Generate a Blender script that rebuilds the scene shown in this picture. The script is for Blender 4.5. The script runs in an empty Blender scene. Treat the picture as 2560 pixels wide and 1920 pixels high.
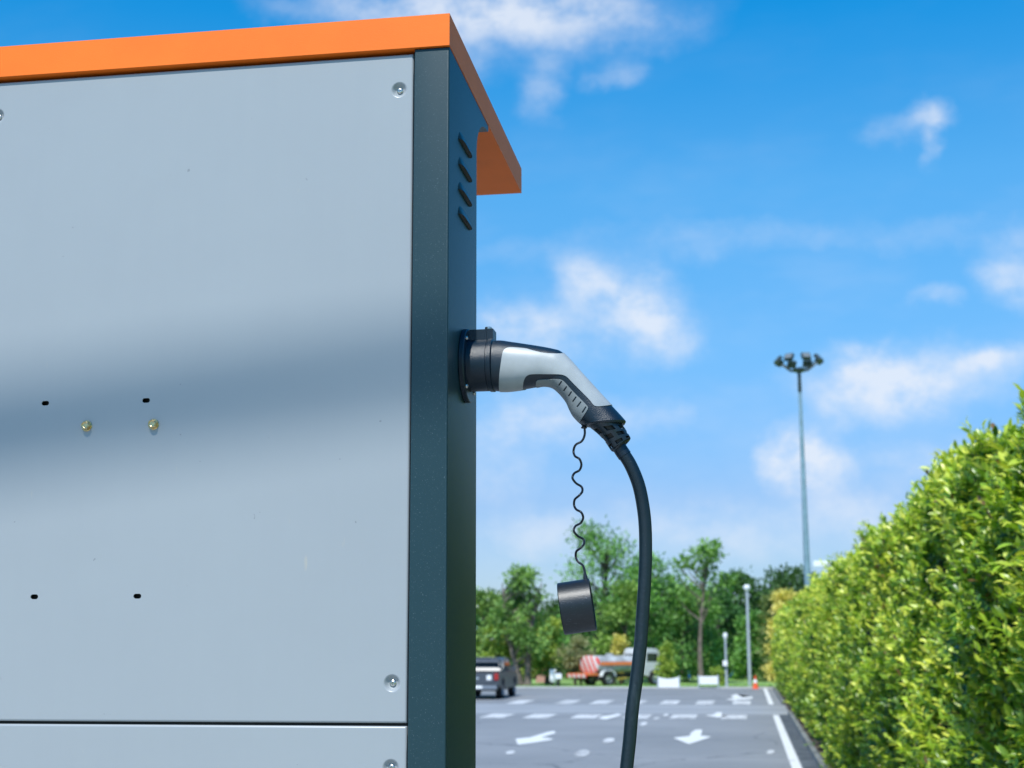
import bpy, bmesh, math, random
import numpy as np
from mathutils import Vector, Matrix
from mathutils.geometry import tessellate_polygon

random.seed(7)
rng = np.random.default_rng(7)
scn = bpy.context.scene
COL = scn.collection

# ------------------------------------------------------------------ camera
F, EYE = 3556.0, 2.2
PITCH, YAW, ROLL = 0.18215, 0.16094, math.radians(-0.18)
R = (Matrix.Rotation(YAW, 3, 'Z') @ Matrix.Rotation(math.pi / 2 + PITCH, 3, 'X')
     @ Matrix.Rotation(ROLL, 3, 'Z'))
cam_d = bpy.data.cameras.new('camera')
cam = bpy.data.objects.new('camera', cam_d)
COL.objects.link(cam)
cam.matrix_world = Matrix.Translation((0, 0, EYE)) @ R.to_4x4()
cam_d.sensor_width = 36
cam_d.lens = 50
cam_d.clip_start = 0.05
cam_d.clip_end = 3000
cam_d.dof.use_dof = True
cam_d.dof.focus_distance = 1.97
cam_d.dof.aperture_fstop = 9.3
scn.camera = cam

def ray(u, v):
    d = R @ Vector((u - 1280, 960 - v, -F))
    return d / d.y

def P(u, v, X=None, Y=None, Z=None):
    """point of the real place seen at survey coordinate (u, v), on the plane X, Y or Z = value"""
    d = ray(u, v)
    t = Y if Y is not None else (X / d.x if X is not None else (Z - EYE) / d.z)
    return Vector((0, 0, EYE)) + d * t

# ------------------------------------------------------------------ nodes helper
class NT:
    def __init__(s, tree):
        s.t = tree
        tree.nodes.clear()
    def n(s, typ, ins=None, **kw):
        nd = s.t.nodes.new(typ)
        for k, v in kw.items():
            setattr(nd, k, v)
        for k, v in (ins or {}).items():
            s.set(nd.inputs[k], v)
        return nd
    def set(s, sock, v):
        if hasattr(v, 'is_linked') or isinstance(v, bpy.types.NodeSocket):
            s.t.links.new(v, sock)
        else:
            sock.default_value = v
    def m(s, op, a, b=0.0, c=None, clamp=False):
        nd = s.t.nodes.new('ShaderNodeMath')
        nd.operation = op
        nd.use_clamp = clamp
        s.set(nd.inputs[0], a)
        s.set(nd.inputs[1], b)
        if c is not None:
            s.set(nd.inputs[2], c)
        return nd.outputs[0]
    def vm(s, op, a, b=(0, 0, 0), out=0):
        nd = s.t.nodes.new('ShaderNodeVectorMath')
        nd.operation = op
        s.set(nd.inputs[0], a)
        s.set(nd.inputs[1], b)
        return nd.outputs[out]
    def mix(s, f, a, b, typ='MIX'):
        nd = s.t.nodes.new('ShaderNodeMix')
        nd.data_type = 'RGBA'
        nd.blend_type = typ
        s.set(nd.inputs[0], f)
        s.set(nd.inputs[6], a)
        s.set(nd.inputs[7], b)
        return nd.outputs[2]
    def noise(s, vec, scale, detail=4, rough=0.55, dist=0.0):
        nd = s.n('ShaderNodeTexNoise', {'Scale': scale, 'Detail': detail, 'Roughness': rough, 'Distortion': dist})
        if vec is not None:
            s.set(nd.inputs['Vector'], vec)
        return nd.outputs[0]
    def ramp(s, f, lo, hi, a=0.0, b=1.0):
        nd = s.n('ShaderNodeMapRange', {'Value': f, 'From Min': lo, 'From Max': hi, 'To Min': a, 'To Max': b})
        nd.interpolation_type = 'SMOOTHSTEP'
        return nd.outputs[0]

# ------------------------------------------------------------------ sun + sky
SUN_TRAVEL = Vector((0.10, 0.56, -0.82)).normalized()
sun_d = bpy.data.lights.new('sun', 'SUN')
sun_d.energy = 4.2
sun_d.angle = math.radians(0.53)
sun_d.color = (1.0, 0.98, 0.93)
sun = bpy.data.objects.new('sun', sun_d)
COL.objects.link(sun)
sun.rotation_euler = SUN_TRAVEL.to_track_quat('-Z', 'Y').to_euler()
sun.location = (0, -10, 20)

w = bpy.data.worlds.new('World')
scn.world = w
w.use_nodes = True
nt = NT(w.node_tree)
sky = nt.n('ShaderNodeTexSky')
sky.sky_type = 'NISHITA'
sky.sun_disc = False
S = -SUN_TRAVEL
sky.sun_elevation = math.asin(S.z)
sky.sun_rotation = math.atan2(S.x, S.y)
sky.air_density = 1.0
sky.dust_density = 0.3
sky.ozone_density = 2.5
SKY_TINT = (0.65, 1.12, 1.59, 1)
skyc = nt.mix(1.0, sky.outputs[0], SKY_TINT, 'MULTIPLY')
tc = nt.n('ShaderNodeTexCoord').outputs['Generated']
sep = nt.n('ShaderNodeSeparateXYZ', {0: tc})
dy = nt.m('MAXIMUM', sep.outputs[1], 0.02)
front = nt.ramp(sep.outputs[1], 0.05, 0.4)
qx = nt.m('DIVIDE', sep.outputs[0], dy)
qz = nt.m('DIVIDE', sep.outputs[2], dy)
# deeper blue higher up
cr = nt.n('ShaderNodeValToRGB', {0: sep.outputs[2]})
els = cr.color_ramp.elements
els[0].position = 0.02; els[0].color = (0.72, 0.535, 0.545, 1)
els[1].position = 0.10; els[1].color = (0.83, 0.60, 0.575, 1)
for p_, c_ in ((0.20, (0.79, 0.83, 0.73)), (0.31, (0.66, 1.0, 0.87)), (0.42, (0.09, 0.93, 0.94)), (0.7, (0.05, 0.8, 0.95))):
    e_ = els.new(p_); e_.color = (*c_, 1)
skyc = nt.mix(1.0, skyc, cr.outputs[0], 'MULTIPLY')
q = nt.n('ShaderNodeCombineXYZ', {0: qx, 1: qz, 2: 0.0}).outputs[0]
nz = nt.n('ShaderNodeTexNoise', {'Vector': q, 'Scale': 22.0, 'Detail': 5.0, 'Roughness': 0.6})
warp = nt.vm('MULTIPLY', nt.vm('SUBTRACT', nz.outputs[1], (0.5, 0.5, 0.5)), (0.055, 0.04, 0))
nz2 = nt.n('ShaderNodeTexNoise', {'Vector': q, 'Scale': 7.0, 'Detail': 2.0})
warp2 = nt.vm('MULTIPLY', nt.vm('SUBTRACT', nz2.outputs[1], (0.5, 0.5, 0.5)), (0.07, 0.04, 0))
qq = nt.vm('ADD', nt.vm('ADD', q, warp), warp2)
fb = nt.noise(nt.vm('MULTIPLY', q, (1, 1.3, 1)), 19.0, 8, 0.62)
fb2 = nt.noise(nt.vm('MULTIPLY', q, (1, 2.2, 1)), 5.0, 4, 0.6)
CLOUDS = [  # u, v, half width, half height, strength
    (1190, 10, 340, 90, .75), (1480, 40, 260, 90, .5), (1120, 90, 230, 110, .5), (820, 0, 190, 50, .4),
    (1360, 205, 60, 90, .42), (1530, 175, 70, 40, .34), (2320, 280, 70, 45, .5), (2335, 340, 35, 60, .45), (2240, 315, 90, 40, .28),
    (1550, 740, 130, 80, .85), (1440, 690, 70, 50, .5), (1420, 830, 320, 100, .42), (1270, 830, 120, 60, .6), (1650, 830, 90, 70, .55),
    (1330, 1060, 170, 90, .75), (1250, 1200, 120, 50, .45), (1330, 1310, 170, 50, .42), (1620, 1040, 90, 50, .4),
    (2230, 965, 200, 95, 1.1), (2170, 900, 60, 45, .5), (2020, 1150, 95, 75, 1.5), (2340, 1150, 130, 50, .6),
    (2530, 680, 100, 85, .75), (2510, 900, 110, 50, .45), (2150, 1260, 150, 50, .5), (2440, 915, 50, 30, .4),
    (1850, 600, 800, 40, .20), (2300, 740, 50, 30, .35), (1900, 1330, 600, 60, .34), (1700, 1330, 300, 100, .22)]
tot = None
for (u, v, a, b, s_) in CLOUDS:
    d = ray(u, v)
    dv = nt.vm('MULTIPLY', nt.vm('SUBTRACT', qq, (d.x, d.z, 0)), (F / a * 0.8, F / b * 0.8, 0))
    L = nt.vm('LENGTH', dv, out=1)
    g = nt.m('MULTIPLY', nt.ramp(L, 1.35, 0.0), s_)
    tot = g if tot is None else nt.m('ADD', tot, g)
dens = nt.m('MULTIPLY', tot, nt.ramp(fb, 0.32, 0.66, 0.38, 1.12))
dens = nt.m('MULTIPLY', nt.m('MINIMUM', dens, 1.0), front)
haze = nt.m('MULTIPLY', nt.ramp(fb2, 0.42, 0.75), nt.ramp(sep.outputs[2], 0.5, 0.05, 0.0, 0.22))
back = nt.m('MULTIPLY', nt.ramp(nt.noise(tc, 3.0, 5, 0.6), 0.5, 0.7, 0, .7), nt.m('SUBTRACT', 1.0, front))
dens = nt.m('MAXIMUM', nt.m('MAXIMUM', dens, haze), back, clamp=True)
skyc = nt.mix(nt.m('MULTIPLY', dens, 0.82), skyc, (6.0, 6.35, 6.95, 1))
bg = nt.n('ShaderNodeBackground', {'Color': skyc, 'Strength': 0.11})
out = nt.n('ShaderNodeOutputWorld', {'Surface': bg.outputs[0]})

scn.view_settings.view_transform = 'Standard'
scn.view_settings.look = 'None'
scn.view_settings.exposure = 0.35
scn.view_settings.gamma = 1.0
scn.render.engine = 'CYCLES'
scn.cycles.max_bounces = 6
scn.cycles.transparent_max_bounces = 4

# ------------------------------------------------------------------ materials
MATS = {}
def mat(name, color, rough=0.5, metal=0.0, coat=0.0, coat_rough=0.1, bump=0.0, bscale=200.0, var=0.0, vscale=8.0,
        spec=0.5, custom=None):
    if name in MATS:
        return MATS[name]
    m = bpy.data.materials.new(name)
    m.use_nodes = True
    n = NT(m.node_tree)
    geo = n.n('ShaderNodeTexCoord').outputs['Object']
    col = (*color, 1)
    ins = {'Roughness': rough, 'Metallic': metal, 'Coat Weight': coat, 'Coat Roughness': coat_rough,
           'Specular IOR Level': spec}
    if var:
        f = n.noise(geo, vscale, 5, 0.6)
        col = n.mix(n.ramp(f, 0.3, 0.7), tuple(c * (1 - var) for c in color) + (1,), tuple(min(1, c * (1 + var)) for c in color) + (1,))
    ins['Base Color'] = col
    b = n.n('ShaderNodeBsdfPrincipled', ins)
    if bump:
        bn = n.n('ShaderNodeBump', {'Height': n.noise(geo, bscale, 3, 0.6), 'Strength': bump, 'Distance': 0.002})
        n.set(b.inputs['Normal'], bn.outputs[0])
    if custom:
        custom(n, b, geo)
    n.n('ShaderNodeOutputMaterial', {0: b.outputs[0]})
    MATS[name] = m
    return m

def panel_custom(n, b, geo):
    # faint vertical rolling marks, dust and a few tan dribbles in the lacquer
    v = n.vm('MULTIPLY', geo, (26, 26, 1.2))
    f = n.noise(v, 3.0, 5, 0.6)
    base = n.mix(n.ramp(f, 0.3, 0.7), (0.288, 0.315, 0.335, 1), (0.290, 0.317, 0.337, 1))
    g = n.noise(n.vm('MULTIPLY', geo, (60, 60, 9)), 1.6, 3, 0.5)
    base = n.mix(n.ramp(g, 0.735, 0.80, 0, .45), base, (0.42, 0.38, 0.30, 1))
    h = n.noise(geo, 75.0, 2, 0.5)
    base = n.mix(n.ramp(h, 0.775, 0.80, 0, .7), base, (0.16, 0.17, 0.18, 1))
    d1 = n.noise(n.vm('MULTIPLY', geo, (14, 14, 0.8)), 2.2, 6, 0.7)
    base = n.mix(n.ramp(d1, 0.62, 0.80, 0, .05), base, (0.30, 0.29, 0.26, 1))
    d2 = n.noise(geo, 2.4, 6, 0.65)
    base = n.mix(n.ramp(d2, 0.35, 0.7, 0, .13), base, (0.36, 0.40, 0.41, 1))
    n.set(b.inputs['Base Color'], base)
    n.set(b.inputs['Roughness'], n.ramp(n.noise(v, 2.0, 4), 0.3, 0.7, 0.345, 0.365))
    bn = n.n('ShaderNodeBump', {'Height': n.noise(geo, 4.0, 2, 0.4), 'Strength': 0.22, 'Distance': 0.006})
    bn2 = n.n('ShaderNodeBump', {'Height': n.noise(geo, 900.0, 2, 0.5), 'Strength': 0.12, 'Distance': 0.0003, 'Normal': bn.outputs[0]})
    n.set(b.inputs['Normal'], bn2.outputs[0])

def post_custom(n, b, geo):
    f = n.noise(geo, 650.0, 2, 0.6)
    base = n.mix(n.ramp(f, 0.66, 0.74), (0.014, 0.040, 0.050, 1), (0.09, 0.13, 0.15, 1))
    n.set(b.inputs['Base Color'], base)
    bn = n.n('ShaderNodeBump', {'Height': n.noise(geo, 700.0, 3, 0.6), 'Strength': 0.35, 'Distance': 0.0005})
    bn2 = n.n('ShaderNodeBump', {'Height': n.noise(geo, 4.0, 1, 0.4), 'Strength': 0.10, 'Distance': 0.004, 'Normal': bn.outputs[0]})
    n.set(b.inputs['Normal'], bn2.outputs[0])

M_PANEL = mat('panel_grey_lacquer', (0.4, 0.49, 0.56), 0.35, custom=panel_custom)
M_POST = mat('dark_teal_powder_coat', (0.045, 0.095, 0.12), 0.36, spec=0.3, custom=post_custom)
M_ORANGE = mat('orange_lacquer', (0.82, 0.165, 0.015), 0.55, spec=0.22, bump=0.15, bscale=500, var=0.05, vscale=9)
M_DARK = mat('cabinet_inner_black', (0.012, 0.014, 0.016), 0.6)
M_STEEL = mat('zinc_steel', (0.55, 0.55, 0.52), 0.28, metal=1.0, bump=0.15, bscale=400)
M_BRASS = mat('yellow_zinc', (0.60, 0.46, 0.24), 0.30, metal=1.0, var=0.25, vscale=120)
M_BLACKP = mat('black_plastic', (0.003, 0.014, 0.026), 0.38, bump=0.25, bscale=900, spec=0.5)
M_BLACKM = mat('black_anodised', (0.002, 0.013, 0.026), 0.33, bump=0.25, bscale=1200)
def rub(n, b, geo):
    f = n.noise(n.vm('MULTIPLY', geo, (1, 1, .2)), 60.0, 5, 0.7)
    g = n.noise(geo, 260.0, 3, 0.6)
    c = n.mix(n.ramp(f, 0.5, 0.75, 0, .6), (0.003, 0.013, 0.020, 1), (0.035, 0.055, 0.065, 1))
    n.set(b.inputs['Base Color'], n.mix(n.ramp(g, 0.70, 0.76, 0, .5), c, (0.12, 0.15, 0.16, 1)))
M_RUBBER = mat('black_rubber', (0.003, 0.014, 0.022), 0.45, bump=0.3, bscale=150, custom=rub)
M_CORD = mat('cord_plastic', (0.012, 0.015, 0.022), 0.35)
def scr(n, b, geo):
    f = n.noise(n.vm('MULTIPLY', n.vm('ADD', geo, (0, 0, 0)), (1.0, 1.0, 6.0)), 90.0, 4, 0.7, 2.0)
    n.set(b.inputs['Base Color'], n.mix(n.ramp(f, 0.62, 0.70), (0.004, 0.009, 0.014, 1), (0.10, 0.125, 0.15, 1)))
M_CAP = mat('scratched_black_plastic', (0.012, 0.015, 0.02), 0.40, bump=0.15, bscale=500, custom=scr)
M_GREYP = mat('light_grey_shell', (0.34, 0.37, 0.385), 0.38, bump=0.06, bscale=60, var=0.05, vscale=50)
M_GREYR = mat('soft_grey_grip', (0.22, 0.245, 0.25), 0.55, bump=0.1, bscale=600)
M_CONC = mat('pale_concrete', (0.42, 0.42, 0.40), 0.85, bump=0.5, bscale=20, var=0.12, vscale=3)
def worn(lo, hi, c):
    def fn(n, b, geo):
        f = n.noise(geo, 4.5, 8, 0.72)
        g = n.noise(n.vm('MULTIPLY', geo, (1, .25, 1)), 1.3, 4, 0.6)
        k = n.m('ADD', n.m('MULTIPLY', f, .6), n.m('MULTIPLY', g, .4))
        n.set(b.inputs['Base Color'], n.mix(n.ramp(k, lo, hi), (0.22, 0.225, 0.23, 1), c))
    return fn
M_LINE = mat('white_road_paint', (0.7, 0.7, 0.7), 0.65, custom=worn(0.36, 0.46, (0.66, 0.67, 0.66, 1)))
M_WORN = mat('worn_road_paint', (0.44, 0.46, 0.48), 0.7, custom=worn(0.38, 0.52, (0.56, 0.57, 0.57, 1)))
M_GALV = mat('galvanised_pole', (0.22, 0.33, 0.40), 0.45, metal=0.3, var=0.12, vscale=2)
M_WHITE = mat('white_enamel', (0.75, 0.77, 0.78), 0.4)
M_DKMETAL = mat('dark_fixture', (0.03, 0.045, 0.05), 0.4)
M_GLASSK = mat('dark_glass', (0.01, 0.014, 0.018), 0.05, spec=0.8)
M_LENS = mat('lamp_lens', (0.16, 0.18, 0.19), 0.15, spec=0.8)
M_BARK = mat('bark', (0.13, 0.105, 0.085), 0.9, bump=0.8, bscale=12, var=0.4, vscale=3)
M_BARKD = mat('dark_bark', (0.05, 0.045, 0.04), 0.9, bump=0.8, bscale=12, var=0.4, vscale=3)
M_PAINTK = mat('charcoal_car_paint', (0.05, 0.062, 0.078), 0.42, coat=0.3, coat_rough=.3)
M_TYRE = mat('tyre_rubber', (0.012, 0.012, 0.013), 0.8)
M_RIM = mat('alloy_rim', (0.35, 0.37, 0.4), 0.3, metal=0.8)
M_RED = mat('red_lens', (0.32, 0.02, 0.02), 0.2)
M_ORP = mat('orange_truck_paint', (0.75, 0.20, 0.06), 0.45)
M_CHR = mat('chrome_badge', (0.7, 0.7, 0.7), 0.2, metal=1.0)
M_BLUE = mat('blue_tarpaulin', (0.03, 0.16, 0.42), 0.6)
M_PINK = mat('faded_pink_sheet', (0.45, 0.24, 0.20), 0.8, var=0.1)
M_CONE = mat('orange_cone_plastic', (0.75, 0.10, 0.03), 0.5)
M_TANK = mat('tank_grey', (0.34, 0.36, 0.37), 0.5, var=0.35, vscale=2)
M_CAB = mat('dusty_white_paint', (0.52, 0.53, 0.53), 0.5, var=0.1, vscale=2)
M_SOIL = mat('soil', (0.07, 0.055, 0.04), 0.95, bump=0.8, bscale=10, var=0.4, vscale=4)

def chev(n, b, geo):
    s = n.n('ShaderNodeSeparateXYZ', {0: geo})
    # slanted red and white bands
    k = n.m('ADD', n.m('MULTIPLY', s.outputs[0], 1.0), n.m('MULTIPLY', s.outputs[2], 0.6))
    k = n.m('FRACT', n.m('MULTIPLY', k, 2.3))
    n.set(b.inputs['Base Color'], n.mix(n.m('GREATER_THAN', k, 0.62), (0.60, 0.55, 0.54, 1), (0.66, 0.05, 0.03, 1)))
M_CHEV = mat('red_white_chevrons', (0.7, 0.7, 0.7), 0.45, custom=chev)

def asph(n, b, geo):
    f = n.noise(geo, 0.16, 5, 0.6)
    f3 = n.noise(n.vm('MULTIPLY', geo, (0.05, 0.33, 1)), 1.0, 5, 0.65, 0.6)
    f2 = n.noise(geo, 26.0, 3, 0.7)
    base = n.mix(n.ramp(f, 0.3, 0.7), (0.175, 0.181, 0.185, 1), (0.238, 0.243, 0.247, 1))
    base = n.mix(n.ramp(f3, 0.56, 0.70, 0, .55), base, (0.30, 0.305, 0.31, 1))
    base = n.mix(n.ramp(f3, 0.40, 0.30, 0, .45), base, (0.09, 0.098, 0.105, 1))
    base = n.mix(n.ramp(f2, 0.3, 0.75, 0, .3), base, (0.30, 0.32, 0.34, 1))
    vor = n.n('ShaderNodeTexVoronoi', {'Vector': n.vm('ADD', geo, n.vm('MULTIPLY', n.n('ShaderNodeTexNoise', {'Vector': geo, 'Scale': .6, 'Detail': 4.0}).outputs[1], (1.6, 1.6, 0))), 'Scale': 0.16})
    vor.feature = 'DISTANCE_TO_EDGE'
    base = n.mix(n.ramp(vor.outputs[0], 0.006, 0.0, 0, .7), base, (0.05, 0.052, 0.055, 1))
    oil = n.noise(geo, 0.9, 3, 0.5)
    base = n.mix(n.ramp(oil, 0.70, 0.80, 0, .6), base, (0.05, 0.052, 0.055, 1))
    n.set(b.inputs['Base Color'], base)
    bn = n.n('ShaderNodeBump', {'Height': f2, 'Strength': 0.5, 'Distance': 0.01})
    n.set(b.inputs['Normal'], bn.outputs[0])
M_ASPH = mat('worn_asphalt', (0.2, 0.22, 0.25), 0.62, spec=0.45, custom=asph)
def asph2(n, b, geo):
    f = n.noise(n.vm('MULTIPLY', geo, (0.2, 1, 1)), 0.5, 5, 0.65)
    n.set(b.inputs['Base Color'], n.mix(n.ramp(f, 0.3, 0.7), (0.24, 0.25, 0.26, 1), (0.33, 0.34, 0.35, 1)))
M_ROAD = mat('pale_road_asphalt', (0.3, 0.32, 0.35), 0.6, custom=asph2)
def grs(n, b, geo):
    f = n.noise(geo, 0.35, 5, 0.65)
    g = n.noise(n.vm('MULTIPLY', geo, (1, 0.3, 1)), 9.0, 4, 0.7)
    c = n.mix(n.ramp(f, 0.3, 0.7), (0.16, 0.30, 0.06, 1), (0.27, 0.42, 0.12, 1))
    c = n.mix(n.ramp(g, 0.45, 0.75, 0, .5), c, (0.30, 0.32, 0.14, 1))
    n.set(b.inputs['Base Color'], c)
    bn = n.n('ShaderNodeBump', {'Height': g, 'Strength': 1.0, 'Distance': 0.05})
    n.set(b.inputs['Normal'], bn.outputs[0])
M_GRASS = mat('lawn', (0.15, 0.25, 0.07), 0.85, custom=grs)

def leafmat(name, rough=0.4, trans=0.35, spec=0.5):
    m = bpy.data.materials.new(name)
    m.use_nodes = True
    n = NT(m.node_tree)
    a = n.n('ShaderNodeAttribute')
    a.attribute_name = 'tint'
    b = n.n('ShaderNodeBsdfPrincipled', {'Base Color': a.outputs[0], 'Roughness': rough, 'Specular IOR Level': spec})
    tcol = n.mix(1.0, a.outputs[0], (1.25, 1.35, 0.5, 1), 'MULTIPLY')
    t = n.n('ShaderNodeBsdfTranslucent', {'Color': tcol})
    mx = n.n('ShaderNodeMixShader', {0: trans, 1: b.outputs[0], 2: t.outputs[0]})
    n.n('ShaderNodeOutputMaterial', {0: mx.outputs[0]})
    return m
M_LEAF = leafmat('glossy_hedge_leaf', 0.32, 0.30)
M_TLEAF = leafmat('tree_leaf', 0.55, 0.28, 0.3)

# ------------------------------------------------------------------ object helpers
def tag(o, label=None, cat=None, group=None, kind=None):
    if label: o['label'] = label
    if cat: o['category'] = cat
    if group: o['group'] = group
    if kind: o['kind'] = kind
    return o

def empty(name, loc, label=None, cat=None, group=None, rz=0.0):
    o = bpy.data.objects.new(name, None)
    o.empty_display_size = 0.1
    COL.objects.link(o)
    o.location = loc
    o.rotation_euler = (0, 0, rz)
    o['wm'] = 1
    del o['wm']
    return tag(o, label, cat, group)

def wmat(o):
    m = Matrix.Translation(o.location) @ o.rotation_euler.to_matrix().to_4x4()
    return wmat(o.parent) @ m if o.parent else m

def link(name, me, m, parent=None, world=False):
    """world=True: mesh coordinates are world coordinates; they are moved into the parent's frame"""
    o = bpy.data.objects.new(name, me)
    COL.objects.link(o)
    if m is not None:
        me.materials.append(m)
    if parent is not None:
        o.parent = parent
        if world:
            me.transform(wmat(parent).inverted())
    return o

def from_bm(name, bm, m, parent=None, world=False, smooth=35, bevel=0.0, seg=2):
    if bevel:
        es = [e for e in bm.edges if len(e.link_faces) == 2 and e.calc_face_angle(0) > 0.6]
        bmesh.ops.bevel(bm, geom=es, offset=bevel, segments=seg, affect='EDGES', profile=0.5, clamp_overlap=True)
    bmesh.ops.recalc_face_normals(bm, faces=bm.faces)
    me = bpy.data.meshes.new(name)
    for f in bm.faces:
        f.smooth = smooth > 0
    if smooth > 0:
        for e in bm.edges:
            if len(e.link_faces) == 2 and e.calc_face_angle(0) > math.radians(smooth):
                e.smooth = False
    bm.to_mesh(me)
    bm.free()
    return link(name, me, m, parent, world)

def box(bm, x0, x1, y0, y1, z0, z1, M=None):
    vs = [bm.verts.new((x, y, z)) for x in (x0, x1) for y in (y0, y1) for z in (z0, z1)]
    if M is not None:
        for v in vs: v.co = M @ v.co
    for f in ((0, 1, 3, 2), (4, 6, 7, 5), (0, 4, 5, 1), (2, 3, 7, 6), (0, 2, 6, 4), (1, 5, 7, 3)):
        bm.faces.new([vs[i] for i in f])
    return vs

def prism(bm, poly, depth, M=None):
    """poly: list of 2D points in local XY, extruded along +Z by depth"""
    a = [bm.verts.new((x, y, 0)) for x, y in poly]
    b = [bm.verts.new((x, y, depth)) for x, y in poly]
    if M is not None:
        for v in a + b: v.co = M @ v.co
    bm.faces.new(a[::-1])
    bm.faces.new(b)
    n = len(a)
    for i in range(n):
        bm.faces.new((a[i], a[(i + 1) % n], b[(i + 1) % n], b[i]))

def lathe(bm, prof, M=None, seg=32, cap0=False, cap1=False):
    """prof: (r, z) list revolved about local Z"""
    rings = []
    for r, z in prof:
        ring = []
        for k in range(seg):
            t = 2 * math.pi * k / seg
            v = Vector((r * math.cos(t), r * math.sin(t), z))
            ring.append(bm.verts.new(M @ v if M is not None else v))
        rings.append(ring)
    for a, b in zip(rings, rings[1:]):
        for k in range(seg):
            bm.faces.new((a[k], a[(k + 1) % seg], b[(k + 1) % seg], b[k]))
    if cap0: bm.faces.new(rings[0][::-1])
    if cap1: bm.faces.new(rings[-1])

def tube(bm, pts, rad, seg=12, cap=True):
    pts = [Vector(p) for p in pts]
    n = len(pts)
    if not hasattr(rad, '__len__'): rad = [rad] * n
    t0 = (pts[1] - pts[0]).normalized()
    up = Vector((0, 1, 0)) if abs(t0.y) < 0.9 else Vector((1, 0, 0))
    side = t0.cross(up).normalized()
    rings = []
    for i, p in enumerate(pts):
        t = (pts[min(i + 1, n - 1)] - pts[max(i - 1, 0)]).normalized()
        side = (side - t * side.dot(t)).normalized()
        b = t.cross(side)
        rings.append([bm.verts.new(p + (side * math.cos(2 * math.pi * k / seg) + b * math.sin(2 * math.pi * k / seg)) * rad[i]) for k in range(seg)])
    for a, b in zip(rings, rings[1:]):
        for k in range(seg):
            bm.faces.new((a[k], a[(k + 1) % seg], b[(k + 1) % seg], b[k]))
    if cap:
        bm.faces.new(rings[0][::-1])
        bm.faces.new(rings[-1])

def catmull(pts, per=8):
    pts = [np.array(p, float) for p in pts]
    out = []
    n = len(pts)
    for i in range(n - 1):
        p0 = pts[i - 1] if i else 2 * pts[0] - pts[1]
        p1, p2 = pts[i], pts[i + 1]
        p3 = pts[i + 2] if i + 2 < n else 2 * pts[-1] - pts[-2]
        for k in range(per):
            t = k / per
            out.append(0.5 * (2 * p1 + (p2 - p0) * t + (2 * p0 - 5 * p1 + 4 * p2 - p3) * t * t + (3 * p1 - p0 - 3 * p2 + p3) * t ** 3))
    out.append(pts[-1])
    return np.array(out)

def copy_tree(o, parent=None):
    c = o.copy()
    COL.objects.link(c)
    c.parent = parent
    for ch in [x for x in bpy.data.objects if x.parent == o]:
        copy_tree(ch, c)
    return c

AX = lambda v: Vector(v).normalized().to_track_quat('Z', 'Y').to_matrix().to_4x4()

# ================================================================== THE SETTING
def sheet(name, x0, x1, y0, y1, z, m, label=None):
    bm = bmesh.new()
    vs = [bm.verts.new(p) for p in ((x0, y0, z), (x1, y0, z), (x1, y1, z), (x0, y1, z))]
    bm.faces.new(vs)
    o = from_bm(name, bm, m, smooth=0)
    return tag(o, label, kind='structure')

sheet('ground', -1500, 1500, -600, 2500, -0.02, M_GRASS)
LOT_END = 76.5
sheet('parking_lot', -70, 1.3, -15, LOT_END, 0.0, M_ASPH)
sheet('crossing_road', -70, 1.9, 47.6, 55.2, 0.004, M_ROAD)
sheet('hedge_shade_strip', 0.93, 1.2, -15, 47.5, 0.004, mat('shaded_asphalt', (0.07, 0.08, 0.09), .8, var=.45, vscale=2.5))  # shadow beside the hedge, painted as a dark mottled asphalt strip
sheet('planting_bed', 1.3, 3.4, -15, 77, 0.02, M_SOIL)
bm = bmesh.new(); box(bm, -70, 1.3, LOT_END, LOT_END + 1.1, -0.05, 0.05)
tag(from_bm('far_kerb', bm, M_CONC, bevel=0.02), kind='structure')
for i, (a, b) in enumerate(((-15, 47.4), (55.4, 76.4))):
    bm = bmesh.new(); box(bm, 1.20, 1.31, a, b, -0.02, 0.12)
    tag(from_bm('hedge_kerb', bm, mat('aged_shaded_concrete', (0.17, 0.18, 0.17), .9, var=.4, vscale=2), bevel=0.02), kind='structure')  # aged concrete, darkened further to carry the hedge-side shade
# the raised concrete island the cabinet stands on
bm = bmesh.new(); box(bm, -5, 0.55, -3, 3.4, -0.05, 0.9)
tag(from_bm('concrete_platform', bm, M_CONC, bevel=0.03), kind='structure')

# painted markings: real polygons on the asphalt
def mark(name, pts, z=0.008, m=M_LINE):
    bm = bmesh.new()
    vs = [bm.verts.new((p[0], p[1], z)) for p in pts]
    f = bm.faces.new(vs)
    if f.normal.z < 0: bmesh.ops.reverse_faces(bm, faces=[f])
    bmesh.ops.triangulate(bm, faces=bm.faces)
    return tag(from_bm(name, bm, m, smooth=0), kind='structure')
G = lambda u, v: P(u, v, Z=0.0)
mark('edge_line', [(0.72, -5), (0.90, -5), (0.90, 47.2), (0.72, 47.2)])
mark('edge_line', [(0.72, 55.6), (0.90, 55.6), (0.90, 76.2), (0.72, 76.2)])
for u in (1300, 1420, 1506, 1592, 1677, 1765, 1856):
    c = G(u, 1756)
    mark('dashed_line', [(c.x - .36, 55.5), (c.x + .32, 55.5), (c.x + .32, 59.2), (c.x - .36, 59.2)], m=M_WORN)
for u in (1275, 1378, 1490, 1611, 1721, 1840):
    c = G(u, 1782)
    mark('dashed_line', [(c.x - .42, 44.6), (c.x + .36, 44.6), (c.x + .36, 47.3), (c.x - .42, 47.3)], m=M_WORN)
Z1 = lambda x, y: G(1180 + x / 2.765, 1320 + y / 2.765)
mark('lane_arrow', [Z1(*p) for p in ((1390, 1452), (1500, 1497), (1657, 1445), (1580, 1438), (1590, 1412), (1588, 1395), (1545, 1397), (1512, 1420), (1505, 1440))])
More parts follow.
